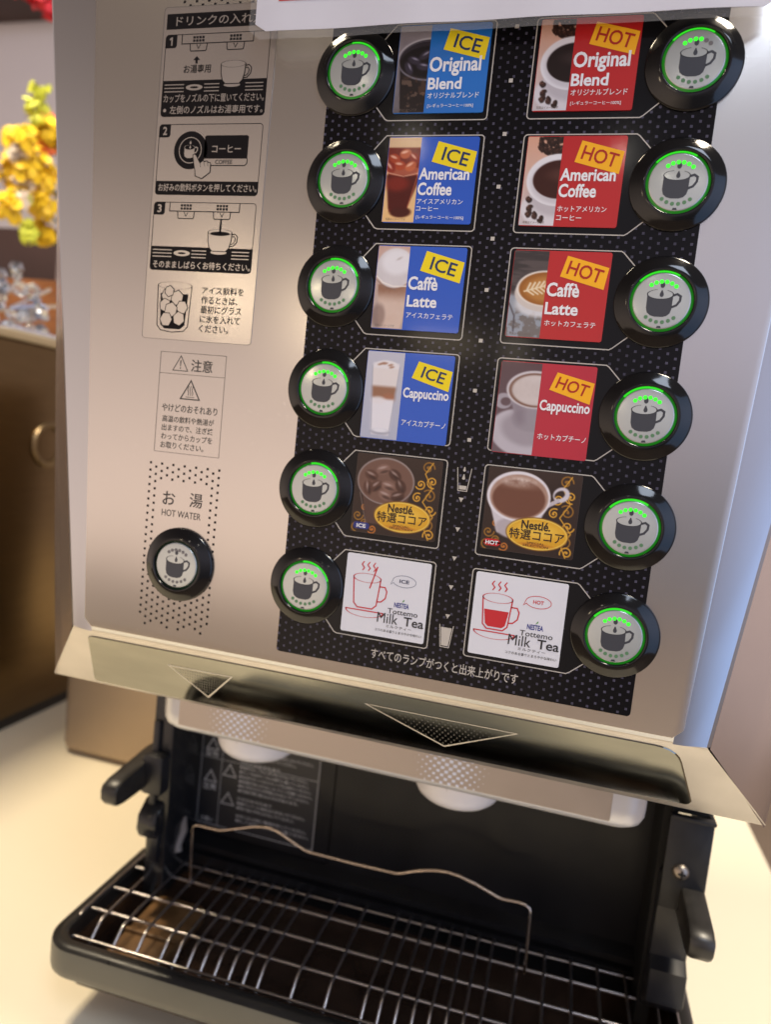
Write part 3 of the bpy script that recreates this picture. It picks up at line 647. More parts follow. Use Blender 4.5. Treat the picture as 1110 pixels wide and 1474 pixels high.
# ------------------------------------------------------------------ buttons
def cup_icon(b, y, k=1.0, cx=0, cz=0):
    P = lambda *a: [(cx+x*k, cz+z*k) for x, z in a]
    body = P((-4.6, 2.0), (-4.55, -2.6), (-4.1, -4.2), (-3.0, -5.1), (-1.6, -5.5), (1.0, -5.5), (2.3, -5.1), (3.2, -4.2), (3.6, -2.8), (3.75, 2.0))
    arc = [(cx+k*(-.42+4.15*math.cos(math.radians(a))), cz+k*(2.0+1.5*math.sin(math.radians(a)))) for a in range(360, 179, -15)]
    low = [(cx+k*(-.42+4.15*math.cos(math.radians(a))), cz+k*(2.0+1.5*math.sin(math.radians(a)))) for a in range(180, 361, 15)]
    b.poly(low[::1]+[body[-2]]+body[-3:0:-1], y)
    b.ring(cx-.42*k, cz+2.0*k, 4.0*k, 4.35*k, y, 24, 105, 420-180+180, .38)
    b.line(P((3.6, 1.7), (5.0, 2.2), (6.1, 1.5), (6.0, .0), (5.0, -1.5), (3.5, -2.2)), .75*k, y)
    for zc, s in ((5.0, .95), (1.9, .85)):
        b.poly(P(*[(s*.78*math.cos(math.radians(a)), zc+s*math.sin(math.radians(a))*(.95 if a > 180 else 1.0)) for a in (150, 180, 210, 240, 270, 300, 330, 360, 390)]+[(.12, zc+1.75*s), (-.12, zc+1.75*s)]), y)
RB = 17.2
ring_prof = [(RB+.25, 0), (RB+.25, .55), (RB+.05, .85), (RB-.4, 1.1), (RB-1.6, 1.75), (RB-2.9, 2.45), (RB-4.0, 2.95), (RB-4.8, 3.2), (RB-5.2, 3.22), (11.75, 3.1), (11.6, 2.8), (11.55, 1.9)]
def make_button(c, lit, n_on=6):
    o3 = (c[0], YP, c[1])
    bt = B().lathe(ring_prof, o3, n=72).build('button', black_gloss, mach, o3, smooth=50)
    kids(bt, c, lit, n_on); return bt
def kids(bt, c, lit, n_on):
    cx, cz = c
    if lit:
        B().lathe([(11.58, 2.1), (10.55, 2.6)], (cx, YP, cz), n=64).build('light_ring', ring_lit, bt)
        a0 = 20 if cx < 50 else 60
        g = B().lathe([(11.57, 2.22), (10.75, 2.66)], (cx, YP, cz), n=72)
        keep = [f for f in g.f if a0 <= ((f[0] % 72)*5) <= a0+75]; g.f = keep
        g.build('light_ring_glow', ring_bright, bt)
    else: B().lathe([(11.58, 2.1), (10.9, 2.55)], (cx, YP, cz), n=64).build('light_ring', ring_dark, bt)
    yf = YP-2.75
    B().lathe([(10.65, 2.3), (10.5, 2.68), (10.1, 2.75)], (cx, YP, cz), n=64, cap1=True).build('button_face', face_mat, bt, smooth=60)
    ic = B(); cup_icon(ic, yf-.06, 1.13, cx-.2, cz+.25); ic.poly([(cx-.9, cz-10.2), (cx+.9, cz-10.2), (cx+.6, cz-9.4), (cx-.6, cz-9.4)], yf-.06)
    ic.build('cup_icon', face_ink, bt)
    on, off, dead = B(), B(), B()
    for k in range(6):
        a = math.radians(126-15.2*k); tgt = on if (lit and k < n_on) else dead
        tgt.disc(cx+7.3*math.cos(a), cz+7.3*math.sin(a), .80, yf-.07, n=14)
        a = math.radians(231+15.6*k); off.disc(cx+8.0*math.cos(a), cz+8.0*math.sin(a), .74, yf-.06, n=14)
    if on.v: on.build('lit_lamps', led_on, bt)
    if dead.v: dead.build('dark_lamps', led_dead, bt)
    off.build('lower_lamps', led_off if lit else led_dead, bt)
def copy_tree(o, parent):
    c = o.copy(); COL.objects.link(c); c.parent = parent
    for ch in o.children: copy_tree(ch, c)
    return c
first = make_button((BXL, BZ0), True)
for i in range(1, 6):
    c = copy_tree(first, mach); c.location = first.location+Vector((0, 0, -i*PITCH*.001)); c.rotation_euler = (0, math.radians(random.uniform(-3, 3)), 0)
rfirst = make_button((BXR, BZ0-PITCH), True)
for i in range(2, 6):
    c = copy_tree(rfirst, mach); c.location = rfirst.location+Vector((0, 0, -(i-1)*PITCH*.001)); c.rotation_euler = (0, math.radians(random.uniform(-3, 3)), 0)
part_lit = make_button((BXR, BZ0), True, 4); part_lit['label'] = 'round black button with only four of its lamps lit'
hw = make_button((-71.5, -237.9), False); hw['label'] = 'unlit round black hot water button'

# ------------------------------------------------------------------ instruction sticker
YS = -.12
st = B().prism(rrect(-100.6, -44.4, -133.6, 13.2, 1.6), 'Y', YS, .05).build('instruction_sticker', film, mach)
k_, s_ = B(), B()
yk, yl = YS-.05, YS-.10
B().line(rrect(-100.5, -44.5, -133.5, 13.1, 1.6), .16, yk, True).build('sticker_outline', mat('sticker_edge_line', (.10, .09, .085), .5), st)
k_.rect(-99, -47.4, 3.6, 10.2, yk); s_.text('ドリンクの入れ方', -94.2, -51.3, 4.8, 9.1, yl, .006)
def step_box(zt, zb, zblack, num):
    k_.line(rrect(-98.9, -47.5, zb, zt, 1.5), .28, yk, True); k_.poly(rrect(-98.9, -47.5, zb, zblack, 1.5, corners='ab'), yk)
    k_.poly(rrect(-98.9, -93.2, zt-5.6, zt, 1.3, corners='bd'), yk); (s_.text(num, -97.0, -94.9, zt-4.6, zt-1.0, yl, .02) if num != '1' else s_.poly([(-96.1, zt-4.6), (-95.4, zt-4.6), (-95.4, zt-1.0), (-96.0, zt-1.0), (-96.9, zt-1.7), (-96.9, zt-2.4), (-96.1, zt-1.95)], yl))
def spout_art(zt):
    k_.line([(-90.7, zt), (-90.7, zt-3.8), (-55.5, zt-3.8), (-55.5, zt)], .40, yk)
    for cx in (-82.2, -64.0):
        for a in range(4):
            for b_ in range(2): k_.rect(cx-2.9+1.5*a, cx-1.8+1.5*a, zt-1.7-1.4*b_, zt-.7-1.4*b_, yk)
        k_.line([(cx-4.3, zt-3.8), (cx-4.0, zt-6.6), (cx-3.6, zt-7.0), (cx+3.6, zt-7.0), (cx+4.0, zt-6.6), (cx+4.3, zt-3.8)], .40, yk)
        k_.line([(cx-1.0, zt-4.2), (cx, zt-6.0), (cx+1.0, zt-4.2)], .3, yk)
cupf = B()
def cup_art(cz, full):
    cx = -64.2
    out = [(cx-6.0, cz), (cx-5.7, cz-4), (cx-4.9, cz-6.8), (cx-3.4, cz-8.3), (cx+3.4, cz-8.3), (cx+4.9, cz-6.8), (cx+5.7, cz-4), (cx+6.0, cz)]
    s_.poly(out[::-1], yk-.02); s_.disc(cx, cz, 6.0, yk-.021, 1.4); s_.disc(cx, cz-8.8, 4.0, yk-.022, .9)
    k_.line(out, .40, yl); k_.ring(cx, cz, 5.8, 6.15, yl, e=.24)
    k_.line([(cx+5.8, cz-.8), (cx+7.6, cz-.5), (cx+8.9, cz-1.8), (cx+8.6, cz-4.2), (cx+7.0, cz-5.8), (cx+5.2, cz-6.0)], .40, yl); k_.line([(cx+5.8, cz-1.8), (cx+7.2, cz-1.6), (cx+7.8, cz-2.5), (cx+7.5, cz-4.0), (cx+6.6, cz-4.9), (cx+5.5, cz-5.1)], .32, yl)
    if full: k_.disc(cx, cz-.5, 4.9, yl, .9); k_.poly([(cx-.55, cz-.4), (cx+.55, cz-.4), (cx+.4, cz+6), (cx-.4, cz+6)], yl)
def grille_art(zt):
    for a, b_ in ((-97.9, -88.0), (-77.8, -70.4), (-57.6, -49.0)):
        for q in range(3): s_.rect(a, b_, zt-1.6-1.5*q, zt-1.2-1.5*q, yl)
    s_.disc(-82.8, zt-2.7, 4.2, yl, 1.3); k_.disc(-82.8, zt-2.7, 2.1, yl-.03, .45)
step_box(1.2, -34, -18.5, '1'); spout_art(1.0); cup_art(-12.1, False); grille_art(-18.9)
k_.poly([(-82.6-.55, -11.4), (-82.6+.55, -11.4), (-82.6+.55, -9.9), (-82.6+1.7, -9.9), (-82.6, -8.2), (-82.6-1.7, -9.9), (-82.6-.55, -9.9)], yk)
k_.text('お湯専用', -88.8, -75.2, -15.5, -11.8, yk, .014)
s_.text('カップをノズルの下に置いてください。', -98.0, -48.2, -28.0, -24.4, yl, .008); s_.disc(-97.0, -31.4, .75, yl); s_.text('左側のノズルはお湯専用です。', -94.4, -48.3, -33.0, -29.4, yl, .008)
step_box(-37.5, -68.3, -62.3, '2')
k_.disc(-82.4, -48.8, 8.3, yk, n=40); s_.ring(-82.4, -48.8, 5.4, 5.75, yl); s_.ring(-82.4, -48.8, 8.35, 8.7, yk, a0=-60, a1=75)
wc = B(); cup_icon(wc, yl, .62, -82.5, -48.8); s_.add(wc.v, wc.f)
k_.poly(rrect(-75.4, -53.8, -52.4, -42.4, 1.0, corners='cd')[::1], yk); k_.line([(-72.4, -55.4), (-54.8, -55.4), (-53.8, -54.4), (-53.8, -52.4)], .40, yk)
s_.text('コーヒー', -71.5, -57.2, -49.8, -46.6, yl, .012); k_.text('COFFEE', -69.4, -61.0, -54.8, -52.9, yk, .01)
hand = [(-80.9, -51.0), (-80.0, -50.4), (-79.2, -51.0), (-77.0, -54.4), (-75.6, -53.3), (-74.6, -53.9), (-73.6, -53.4), (-72.8, -54.2), (-71.8, -54.2), (-71.6, -55.0), (-71.6, -58.4), (-75.6, -61.2), (-78.9, -60.0), (-79.2, -57.6), (-79.6, -56.4)]
s_.poly(hand[::-1], yl-.02); k_.line(hand, .36, yl-.05, True)
for q in ((-77.0, -54.4), (-75.0, -54.0), (-73.3, -54.0)): k_.line([q, (q[0]+.5, q[1]-1.8)], .2, yl-.05)
s_.text('お好みの飲料ボタンを押してください。', -97.4, -48.0, -66.9, -63.4, yl, .008)
step_box(-71.7, -102.1, -91.4, '3'); spout_art(-71.8); cup_art(-84.6, True); grille_art(-91.6)
s_.text('そのまましばらくお待ちください。', -97.4, -48.0, -101.2, -97.8, yl, .008)
gx = -85.0
k_.line([(gx-8.8, -108.9), (gx-8.0, -127.2), (gx-6.0, -129.4), (gx, -130.1), (gx+6.0, -129.4), (gx+8.0, -127.2), (gx+8.8, -108.9)], .42, yk); k_.ring(gx, -108.9, 8.6, 9.0, yk, e=.19)
k_.poly([(gx-7.2, -112.6), (gx-6.3, -126.8), (gx-4, -128.6), (gx+4, -128.6), (gx+6.3, -126.8), (gx+7.2, -112.6)], yk)
r_ = random.Random(3)
for q, (x, z, r) in enumerate(((-3.6, -113.6, 3.3), (1.6, -114.4, 3.5), (-4.4, -118.0, 3.2), (4.4, -118.6, 3.2), (-1.2, -120.0, 3.6), (3.2, -123.8, 3.3), (-3.4, -124.4, 3.4), (-2.6, -111.6, 2.6))):
    hexa = [(gx+x+r*math.cos(math.radians(60*a+20*q))*.95, z+r*math.sin(math.radians(60*a+20*q))) for a in range(6)]
    s_.poly(hexa, yl-.012*q); k_.line(hexa, .36, yl-.012*q-.006, True)
for q, tx in enumerate(('アイス飲料を', '作るときは、', '最初にグラス', 'に氷を入れて', 'ください。')):
    x1 = (-50.0, -52.6, -50.4, -50.8, -56.2)[q]; k_.text(tx, -71.0, x1, -112.2-4.28*q, -108.7-4.28*q, yk, .014)
k_.build('black_print', print_black, st); s_.build('silver_print', print_silver, st)
# caution label, printed straight on the metal
cl = B(); yq = -.05
cl.line([(-89.8, -139.2), (-56, -139.2), (-55.8, -185.7), (-89.7, -185.7)], .2, yq, True); cl.line([(-89.8, -149.0), (-56, -149.0)], .2, yq)
def warn(b, cx, zb, w, h, lw, y):
    b.line([(cx-w/2, zb), (cx+w/2, zb), (cx, zb+h)], lw, y, True)
warn(cl, -79.1, -147.4, 7.8, 6.8, .36, yq); cl.poly([(-79.4, -142.6), (-78.8, -142.6), (-78.95, -145.4), (-79.25, -145.4)], yq); cl.disc(-79.1, -146.2, .32, yq)
cl.text('注意', -73.6, -62.6, -147.4, -141.8, yq, .010); warn(cl, -73.0, -160.2, 9.8, 8.6, .55, yq)
for q in (-1.1, 0, 1.1): cl.line([(-73.0+q+.3*math.sin(a*1.1), -158.4+.62*a) for a in range(8)], .28, yq)
cl.line([(-75.2, -159.2), (-70.8, -159.2)], .25, yq)
cl.text('やけどのおそれあり', -87.2, -58.4, -166.6, -163.0, yq, .01)
for q, tx in enumerate(('高温の飲料や熱湯が', '出ますので、注ぎ終', 'わってからカップを', 'お取りください。')): cl.text(tx, -86.6, (-59.6, -59.7, -59.8, -64.0)[q], -171.6-4.1*q, -168.5-4.1*q, yq, .01)
cl.build('caution_label', mat('printed_dark_grey', (.035, .032, .030), .5), mach)
# dotted surround of the hot water button
dp = B()
for c in range(13):
    for r in range(46):
        x = -90.9+3.0*c; z = -193.2-3.5*r*.5
        if (c+r) % 2: continue
        zz = -191.4-1.73*r
        edge = c <= 1 or c >= 11
        if zz < -269.5: continue
        if not (edge or zz > -199.5 or zz < -249): continue
        if zz < -266 and c % 3 == 0: continue
        dp.rect(x-.55, x+.55, zz-.55, zz+.55, yq)
dt = B()
for c in range(14):
    for r in range(2):
        if (c+r) % 2 == 0: dt.rect(-90.8+3.05*c*.5*2-.6, -90.8+3.05*c+.6, 15.2-1.75*r-.55, 15.2-1.75*r+.55, yq)
dp.build('dot_pattern', print_black, mach); dt.build('upper_dot_pattern', print_black, mach)
hwl = B(); hwl.text('お', -83.2, -76.6, -210.4, -204.0, yq, .008); hwl.text('湯', -69.0, -62.2, -210.2, -203.4, yq, .008); hwl.text('HOT WATER', -83.2, -62.5, -215.8, -212.6, yq, .003)
hwl.build('hot_water_lettering', mat('printed_soft_black', (.03, .027, .026), .5), mach)

# ------------------------------------------------------------------ spout cover, nozzles
YCV = 63.0
ol = []
def cover_outline():
    x0, x1, y0, y1, r = -116, 160, YCV, 160, 12
    return [(x0, y1)]+[(x0+r-r*math.cos(math.radians(a)), y0+r-r*math.sin(math.radians(a))) for a in range(0, 91, 15)]+[(x1-r+r*math.sin(math.radians(a)), y0+r-r*math.cos(math.radians(a))) for a in range(0, 91, 15)]+[(x1, y1)]
co = cover_outline(); cb = B(); rows = []
for z, ins in ((-317.5, 0), (-340, 0), (-345, .3), (-348.5, 1.6), (-350.6, 4), (-351.2, 7)):
    rows.append([(x+(ins if x < 18 else -ins), y+(ins if y < 120 else 0), z) for x, y in co])
b = sheet(rows); cb.add(b.v, b.f); n_ = len(co); cb.f.append(tuple(5*n_+k for k in range(n_)))
cover = cb.build('spout_cover', cover_plastic, mach, smooth=35)
plate = B().prism(rrect(-101, 142, -346.2, -318, .8), 'Y', YCV-.4, YCV+.2).build('cover_plate', cover_plate, cover)
for cx in (-63.3, 60.2):
    pm = B()
    for i in range(-9, 10):
        for j in range(-6, 7):
            if (i+j) % 2: continue
            x = cx+i*2.2; z = -333.2+j*2.05
            q = math.hypot(i/9.5, j/13); s = 1.05*(1-q*q)**.6 if q < 1 else 0
            s *= .35+.65*math.cos(min(1.5, abs(i)/7.2))
            if s > .12: pm.rect(x-s, x+s, z-s*.82, z+s*.82, YCV-.46)
    pm.build('perforation_marks', mat('pale_blue_white_marks', (.72, .76, .88), .35), plate)
for cx in (-69.0, 60.3):
    nz = B().lathe([(25.5, 16), (25.5, -3.5), (25, -6), (23.6, -8.6), (21, -10.8), (16, -12.4), (8, -13.2)], (cx, 108, -361), 'Z', 56, cap1=True).build('nozzle', nozzle_plastic, mach, smooth=50)
    B().tube([(cx-3.4, 82.7, -358), (cx-2.0, 83.7, -366.5)], .22, 6).build('seam', mat('grey_seam', (.25, .24, .24), .5), nz)

# ------------------------------------------------------------------ recess behind the nozzles
bw = B().box(-29.2, 187, 158, 166, -500, -317).box(-142, -30.6, 159.2, 166, -500, -317).build('splash_wall', black_wall, mach)
B().box(-30.6, -29.2, 161, 165, -500, -317).build('wall_seam', dark_slot, mach)
B().prism([(158.0, -470), (150, -474.5), (150, -478), (153.5, -478.6), (153.5, -481), (149, -481.8), (149, -497), (158, -497)], 'X', -140, 184.6).build('wall_foot', black_wall, mach, smooth=20)
lb = B().box(-134.3, -42, 158.75, 159.15, -463.5, -393).build('warning_label', mat('charcoal_label', (.016, .016, .018), .4), mach)
wl = B(); yw = 158.68
wl.line([(-134, -393.3), (-42.3, -393.3), (-42.3, -463), (-134, -463)], .5, yw, True); wl.line([(-117.5, -393.3), (-117.5, -463)], .4, yw); wl.line([(-134, -412), (-42.3, -412)], .35, yw)
for zb in (-405.5, -430): warn(wl, -125.6, zb, 9.5, 8.2, .9, yw)
wl.text('警告', -131.5, -120.5, -411.0, -406.6, yw, .02); wl.text('注意', -131.5, -120.5, -436.8, -431.4, yw, .02)
for zb in (-402, -423, -444.5): warn(wl, -110.6, zb, 10, 8.6, .8, yw)
wl.text('お願い', -131, -121, -461, -457.5, yw, .01)
lines = [('感電・火災のおそれあり', -78), ('●水をかけたり、ぬれた手で操作しないでください。', -47), ('●分解や改造をしないでください。', -60), None, ('やけどのおそれあり', -72), ('●抽出中はノズルに手を近づけないでください。', -50), ('●カップは必ずノズルの真下に置いてください。', -49), ('●注ぎ終わってからカップをお取りください。', -47), ('●容器があふれないようにご注意ください。', -46), ('●お子様だけで使用させないでください。', -48), ('●熱湯が飛び散るおそれがあります。', -56), None, ('けがのおそれあり', -76), ('●扉やレバーに指をはさまないでください。', -50), ('●受け皿に手を入れないでください。', -58), None, ('お手入れの前に電源を切ってください。', -48), ('詳しくは取扱説明書をご覧ください。', -46)]
z = -396.2
for q in lines:
    if q: wl.text(q[0], -103, q[1], z-2.5, z, yw, .016)
    z -= 3.55 if q else 2.6
wl.build('label_print', mat('printed_label_grey', (.40, .39, .375), .5), lb)
# side posts
pb = B().box(-149.5, -134, 116, 166, -497, -317, 1.2).build('side_post', mat('black_gloss_post', (.013, .013, .014), .2, 0, .5, rnoise=(60, .08)), mach, smooth=40)
B().box(-148, -143, 113, 118, -440, -372, 1).build('post_rib', black_satin, pb, smooth=40)
br = B().box(179, 202, 111, 113.5, -412, -357.5, .6).box(179, 202, 107.5, 112, -358.6, -356.4, .5).box(199.6, 202.2, 112, 160, -405, -356.8, .5).build('side_bracket', mat('charcoal_bracket', (.014, .014, .015), .42, 0, .4, noise=(120, .3), rnoise=(160, .1)), mach, smooth=40)
sc = B().lathe([(4.6, 0), (4.5, .7), (3.9, 1.8), (2.6, 2.7), (1.2, 3.1)], (188.2, 110.9, -389.3), 'Y', 28, cap1=True).build('screw', screw_mat, br, smooth=60)
B().box(187.7, 188.7, 107.4, 108.4, -391.3, -387.3).box(186.2, 190.2, 107.45, 108.4, -389.8, -388.8).build('screw_cross', dark_slot, sc)
B().box(178.2, 186, 128, 160, -497, -318).box(181, 199, 116, 160, -358, -317).build('bracket_slot', dark_slot, mach)
hs = B().prism([(170, -395), (119, -398), (117.5, -404), (121, -447), (113, -451), (112, -470), (122, -480), (170, -480)], 'X', 180, 200.5, 1.5).build('lever_housing', black_satin, mach, smooth=40)
hl = B().prism([(170, -400), (121, -404), (119, -430), (122, -447), (170, -450)], 'X', -148.5, -136).build('lever_housing', black_satin, mach, smooth=40)
def lever(x0, x1, dz, name_x):
    pts = [(140, -399), (124, -398.5), (84, -403), (77.5, -405), (75.6, -408), (76, -414.5), (79, -418.3), (86, -419.5), (118, -419.6), (140, -419)]
    pts = [(y, z+dz) for y, z in pts]
    lv = B().prism(pts, 'X', x0, x1, 2.2).build('locking_lever', lever_plastic, mach, smooth=40); return lv
lv = lever(-160, -147.6, 2, 0); B().lathe([(8.6, 0), (8.6, 4)], (0, 0, 0), 'Y', 24, cap1=True).map(lambda x, y, z: (-147.6-y*1.0, 126+x, -407+z)).build('pivot', black_satin, lv, smooth=40)
lv = lever(189.5, 202.5, 2, 0)
B().box(-151, -135, 106, 136, -421, -393, 3).build('lever_hub', black_satin, mach, smooth=40)
B().prism([(109, -452), (106, -446), (107, -436), (116, -428), (140, -427), (140, -452)], 'X', -151.5, -137, 1.5).build('hinge_block', MATS['black_gloss_post'], mach, smooth=40)
B().box(-147, -137.5, 112, 130, -472, -447, 3).build('tray_catch', black_satin, mach, smooth=40)
B().tube([(-136, 141, -452), (-132.5, 137, -459), (-134, 133, -468), (-132, 131, -472)], 3.0, 10).build('drain_tube', mat('dusty_grey_rubber', (.22, .19, .17), .5), mach, smooth=60)
B().box(-148, 184, 166, 330, -540, -317).build('rear_column', black_satin, mach)
B().box(-158, 196, 150, 330, -550, -536, 2).build('base_foot', black_satin, mach)

# ------------------------------------------------------------------ drip tray (its right end sits a little higher)
def tilt(x, y, z): return (x, y, z+(x+170)*.0212)
tray = thing('drip_tray', 'black plastic drip tray with rounded front corners under the two nozzles', 'drip tray', (18, 100, -510))
def plan(ins, zz, r0=21):
    x0, x1, y0, y1 = -174+ins, 210+ins*-1, 43.5+ins, 152-ins*.2
    r = max(3, r0-ins); o = []
    for cx, cy, a in ((x0+r, y0+r, 180), (x1-r, y0+r, 270)):
        o += [(cx+r*math.cos(math.radians(a+90*k/8)), cy+r*math.sin(math.radians(a+90*k/8)), zz) for k in range(9)]
    return o+[(x1, y1, zz), (x0, y1, zz)]
rings = [plan(i_, z_) for i_, z_ in ((6, -510.5), (2, -510.2), (.4, -508), (0, -504), (0, -494.5), (.5, -491.8), (2, -490.2), (4.5, -489.6), (8, -490.0), (9.6, -491), (10.3, -493), (10.8, -498), (11.4, -499))]
tb = B(); n_ = len(rings[0])
for r in rings: tb.add([tilt(*p) for p in r], [])
for i in range(len(rings)-1):
    for k in range(n_): tb.f.append((i*n_+k, i*n_+(k+1) % n_, (i+1)*n_+(k+1) % n_, (i+1)*n_+k))
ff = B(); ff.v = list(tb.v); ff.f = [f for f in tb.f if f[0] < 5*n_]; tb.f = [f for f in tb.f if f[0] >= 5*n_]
tb.build('tray_rim', tray_black, tray, smooth=35)
ff.build('tray_fascia', mat('table_lit_tray_grey', (.085, .082, .070), .3, 0, .5, noise=(30, .12)), tray, smooth=35)  # outer wall of the black tray, reflected table light put into its grey
bs = B(); rb = [plan(i_, z_) for i_, z_ in ((11.4, -499), (13, -506), (15, -524), (18, -526))]
for r in rb: bs.add([tilt(*p) for p in r], [])
for i in range(3):
    for k in range(n_): bs.f.append((i*n_+k, i*n_+(k+1) % n_, (i+1)*n_+(k+1) % n_, (i+1)*n_+k))
bs.f.append(tuple(3*n_+k for k in range(n_)))
bs.f += [tuple(k+0 for k in ())] if False else []
bs.build('tray_basin', basin_mat, tray, smooth=35)
B().prism(rrect(-149, -110, 64, 140, 6), 'Z', -524, -514, 1.5).box(-149, -110, 97.5, 100.5, -514.5, -511.5, .8).map(tilt).build('gap_light_pad', gap_brown, tray, smooth=40)  # brown pad added to stand in for light patches coming through a gap
B().box(140, 158, 90, 120, -521, -510, 3).box(162, 190, 96, 124, -522, -511, 2).map(tilt).build('gap_light_block', mat('gap_light_cream', (.30, .20, .11), .45, noise=(80, .4)), tray, smooth=40)  # cream blocks added in place of pale glimpses of light through the gap

# ------------------------------------------------------------------ wire grate standing in the tray
gr = thing('wire_grate', 'silver wire grate with a raised wavy cup guard lying in the black drip tray', 'wire rack', (18, 100, -490))
for y, z, r in ((147.6, -491.8, .85), (130.4, -491.4, 1.0), (105.4, -491.4, 1.0), (82.5, -491.4, 1.0), (63.5, -497.5, 1.0)):
    B().tube([tilt(-166 if y > 140 or y < 70 else -164, y, z), tilt(18, y, z), tilt(201.5, y, z)], r, 8).build('cross_wire', wire, gr, smooth=60)
rodx = [-166.0, -150.5, -134.5, -118.5, -102, -92.8, -83.6, -74.4, -65.2, -56, -46.8, -37.6, -16.3, 4.2, 26.2, 35.4, 44.9, 54.4, 63.6, 72.8, 82.0, 91.2, 107.4, 124, 140.4, 156.6, 173, 189.4, 200.6]
def rod_b(x): return B().tube([(x, 148.6, -490.6), (x, 147, -489.7), (x, 110, -489.6), (x, 79, -489.6), (x, 75, -490.1), (x, 72.4, -491.2), (x, 66, -496.4), (x, 63.2, -499.0)], .92, 8)
r0 = rod_b(0).build('long_wire', wire, gr, origin=(0, 100, -490), smooth=60)
for i, x in enumerate(rodx):
    o = r0 if i == 0 else r0.copy()
    if i: COL.objects.link(o); o.parent = gr
    o.location = ((x-18)*.001, 0, (x+170)*.0212*.001)
    o.rotation_euler = (random.uniform(-.004, .004), 0, random.uniform(-.006, .006))
gp = [(-119, -492), (-119.8, -474.5), (-120.6, -450.5), (-120.2, -448.2), (-118.6, -446.9), (-116, -446.4), (-110.2, -446.3), (-100.5, -446.0), (-97, -445.2), (-84, -440.4), (-76.6, -437.7), (-70, -435.9), (-63.9, -435.3), (-58, -436.2), (-54.8, -437.4), (-45.6, -441.3), (-38, -444.2), (-34, -444.9), (-3.2, -444.8), (25.5, -444.0), (28.5, -443.2), (36.6, -439.7), (44, -437.0), (51, -435.2), (58.7, -434.3), (66, -434.9), (78.2, -437.9), (90.5, -442.0), (94, -442.6), (104, -442.0), (108, -442.4), (110.4, -443.8), (111.5, -446.2), (112.2, -470), (112.6, -487)]
B().tube([(x, 128.3, z) for x, z in gp], 1.0, 10).build('cup_guard', mat('bright_guard_wire', (.60, .50, .42), .18, 1.0, noise=(20, .12)), gr, smooth=60)

# ------------------------------------------------------------------ laminated notice taped over the top
ns = thing('laminated_notice', 'white laminated notice with a red ruled border hanging over the top edge', 'notice', (50, -9, 40))
def sag(x, z): return -8.6-.9*math.sin((x+50)/200*math.pi)*.6-.012*(z+4)-.35*math.sin(x*.11)
def nsheet(x0, x1, zb0, zb1, ztop, off, nx=40, nz=14, r=3):
    rows = []
    for j in range(nz+1):
        row = []
        for i in range(nx+1):
            x = x0+(x1-x0)*i/nx; zb = zb0+(zb1-zb0)*i/nx
            dx = min(x-x0, x1-x); zb += r-math.sqrt(max(0, r*r-(r-min(r, dx))**2)) if dx < r else 0
            z = zb+(ztop-zb)*j/nz; row.append((x, sag(x, z)+off, z))
        rows.append(row)
    return sheet(rows)
a = nsheet(-50.6, 152.0, -4.2, -3.4, 78, 0); c = nsheet(-50.6, 152.0, -4.2, -3.4, 78, .25)
a.add(c.v, [f[::-1] for f in c.f]); pp = a.build('paper_sheet', paper, ns, smooth=60)
B().rect(-40.5, 140, 7.2, 9.4, -8.0).map(lambda x, y, z: (x, sag(x, z)-.08, z)).add([(-40.5, sag(-40.5, 8)-.08, 9), (-38.6, sag(-38, 8)-.08, 9), (-38.6, sag(-38, 60)-.08, 72), (-40.5, sag(-40, 60)-.08, 72)], [(0, 1, 2, 3)])
rbm = sheet([[(x, sag(x, zz)-.10, zz) for x in np.linspace(-40.5, 140, 40)] for zz in (7.4, 8.3, 9.2)]); rbm.build('red_border', red_line, pp)
nsheet(-53.5, 155, -7.4, -6.8, 78, .12, r=4).build('clear_margin', clear_film, ns, smooth=60)

# ------------------------------------------------------------------ things behind, left
cab = thing('steel_cabinet', 'brown steel cabinet with a pale top edge standing left behind the machine', 'cabinet', (-800, 700, -550))
B().box(-1150, -500, 150, 1100, -536, -100, 3).build('cabinet_body', cab_steel, cab, smooth=40)
B().box(-1152, -497, 148, 1102, -99.8, -90, 2).build('top_edge', cab_edge, cab, smooth=40)
B().box(-1140, -503, 156, 1090, -549.5, -536.2).build('foot_strip', rubber, cab)
glint_ring = B().lathe([(27, 0), (27, 2), (25, 4), (22, 4), (20, 2), (19.5, .2)], (0, 0, 0), 'Y', 32).map(lambda x, y, z: (-499.8-y, 412+x, -213+z)).build('highlight_ring', mat('highlight_brass', (.22, .16, .09), .4, 1.0), cab, smooth=40)  # added ring imitating a curved light reflection on the steel side
tb_ = B().box(-410, -205, 352, 480, -549, -120, 12, 3).build('storage_box', box_mat, smooth=40); tag(tb_, 'tan metal box with rounded corners standing behind the machine on the table', 'box')
shelf = B().box(-1140, -640, 620, 1060, -89.8, 22, 3).build('wooden_box', mat('red_brown_wood', (.20, .075, .025), .45, noise=(10, .25, (1, 1, 9))), smooth=40); tag(shelf, 'reddish brown wooden box on the steel cabinet below the flowers', 'box')
drk = B().box(-1130, -735, 800, 1050, 22.2, 150, 3).build('dark_crate', mat('dark_maroon_wood', (.035, .018, .018), .5, noise=(8, .3)), smooth=40); tag(drk, 'dark maroon crate on the wooden box behind yellow flowers', 'crate')
lil = B().box(-690, -655, 630, 680, 22.2, 75, 4).build('vase', mat('lilac_ceramic', (.34, .28, .30), .3, noise=(20, .1)), smooth=40)
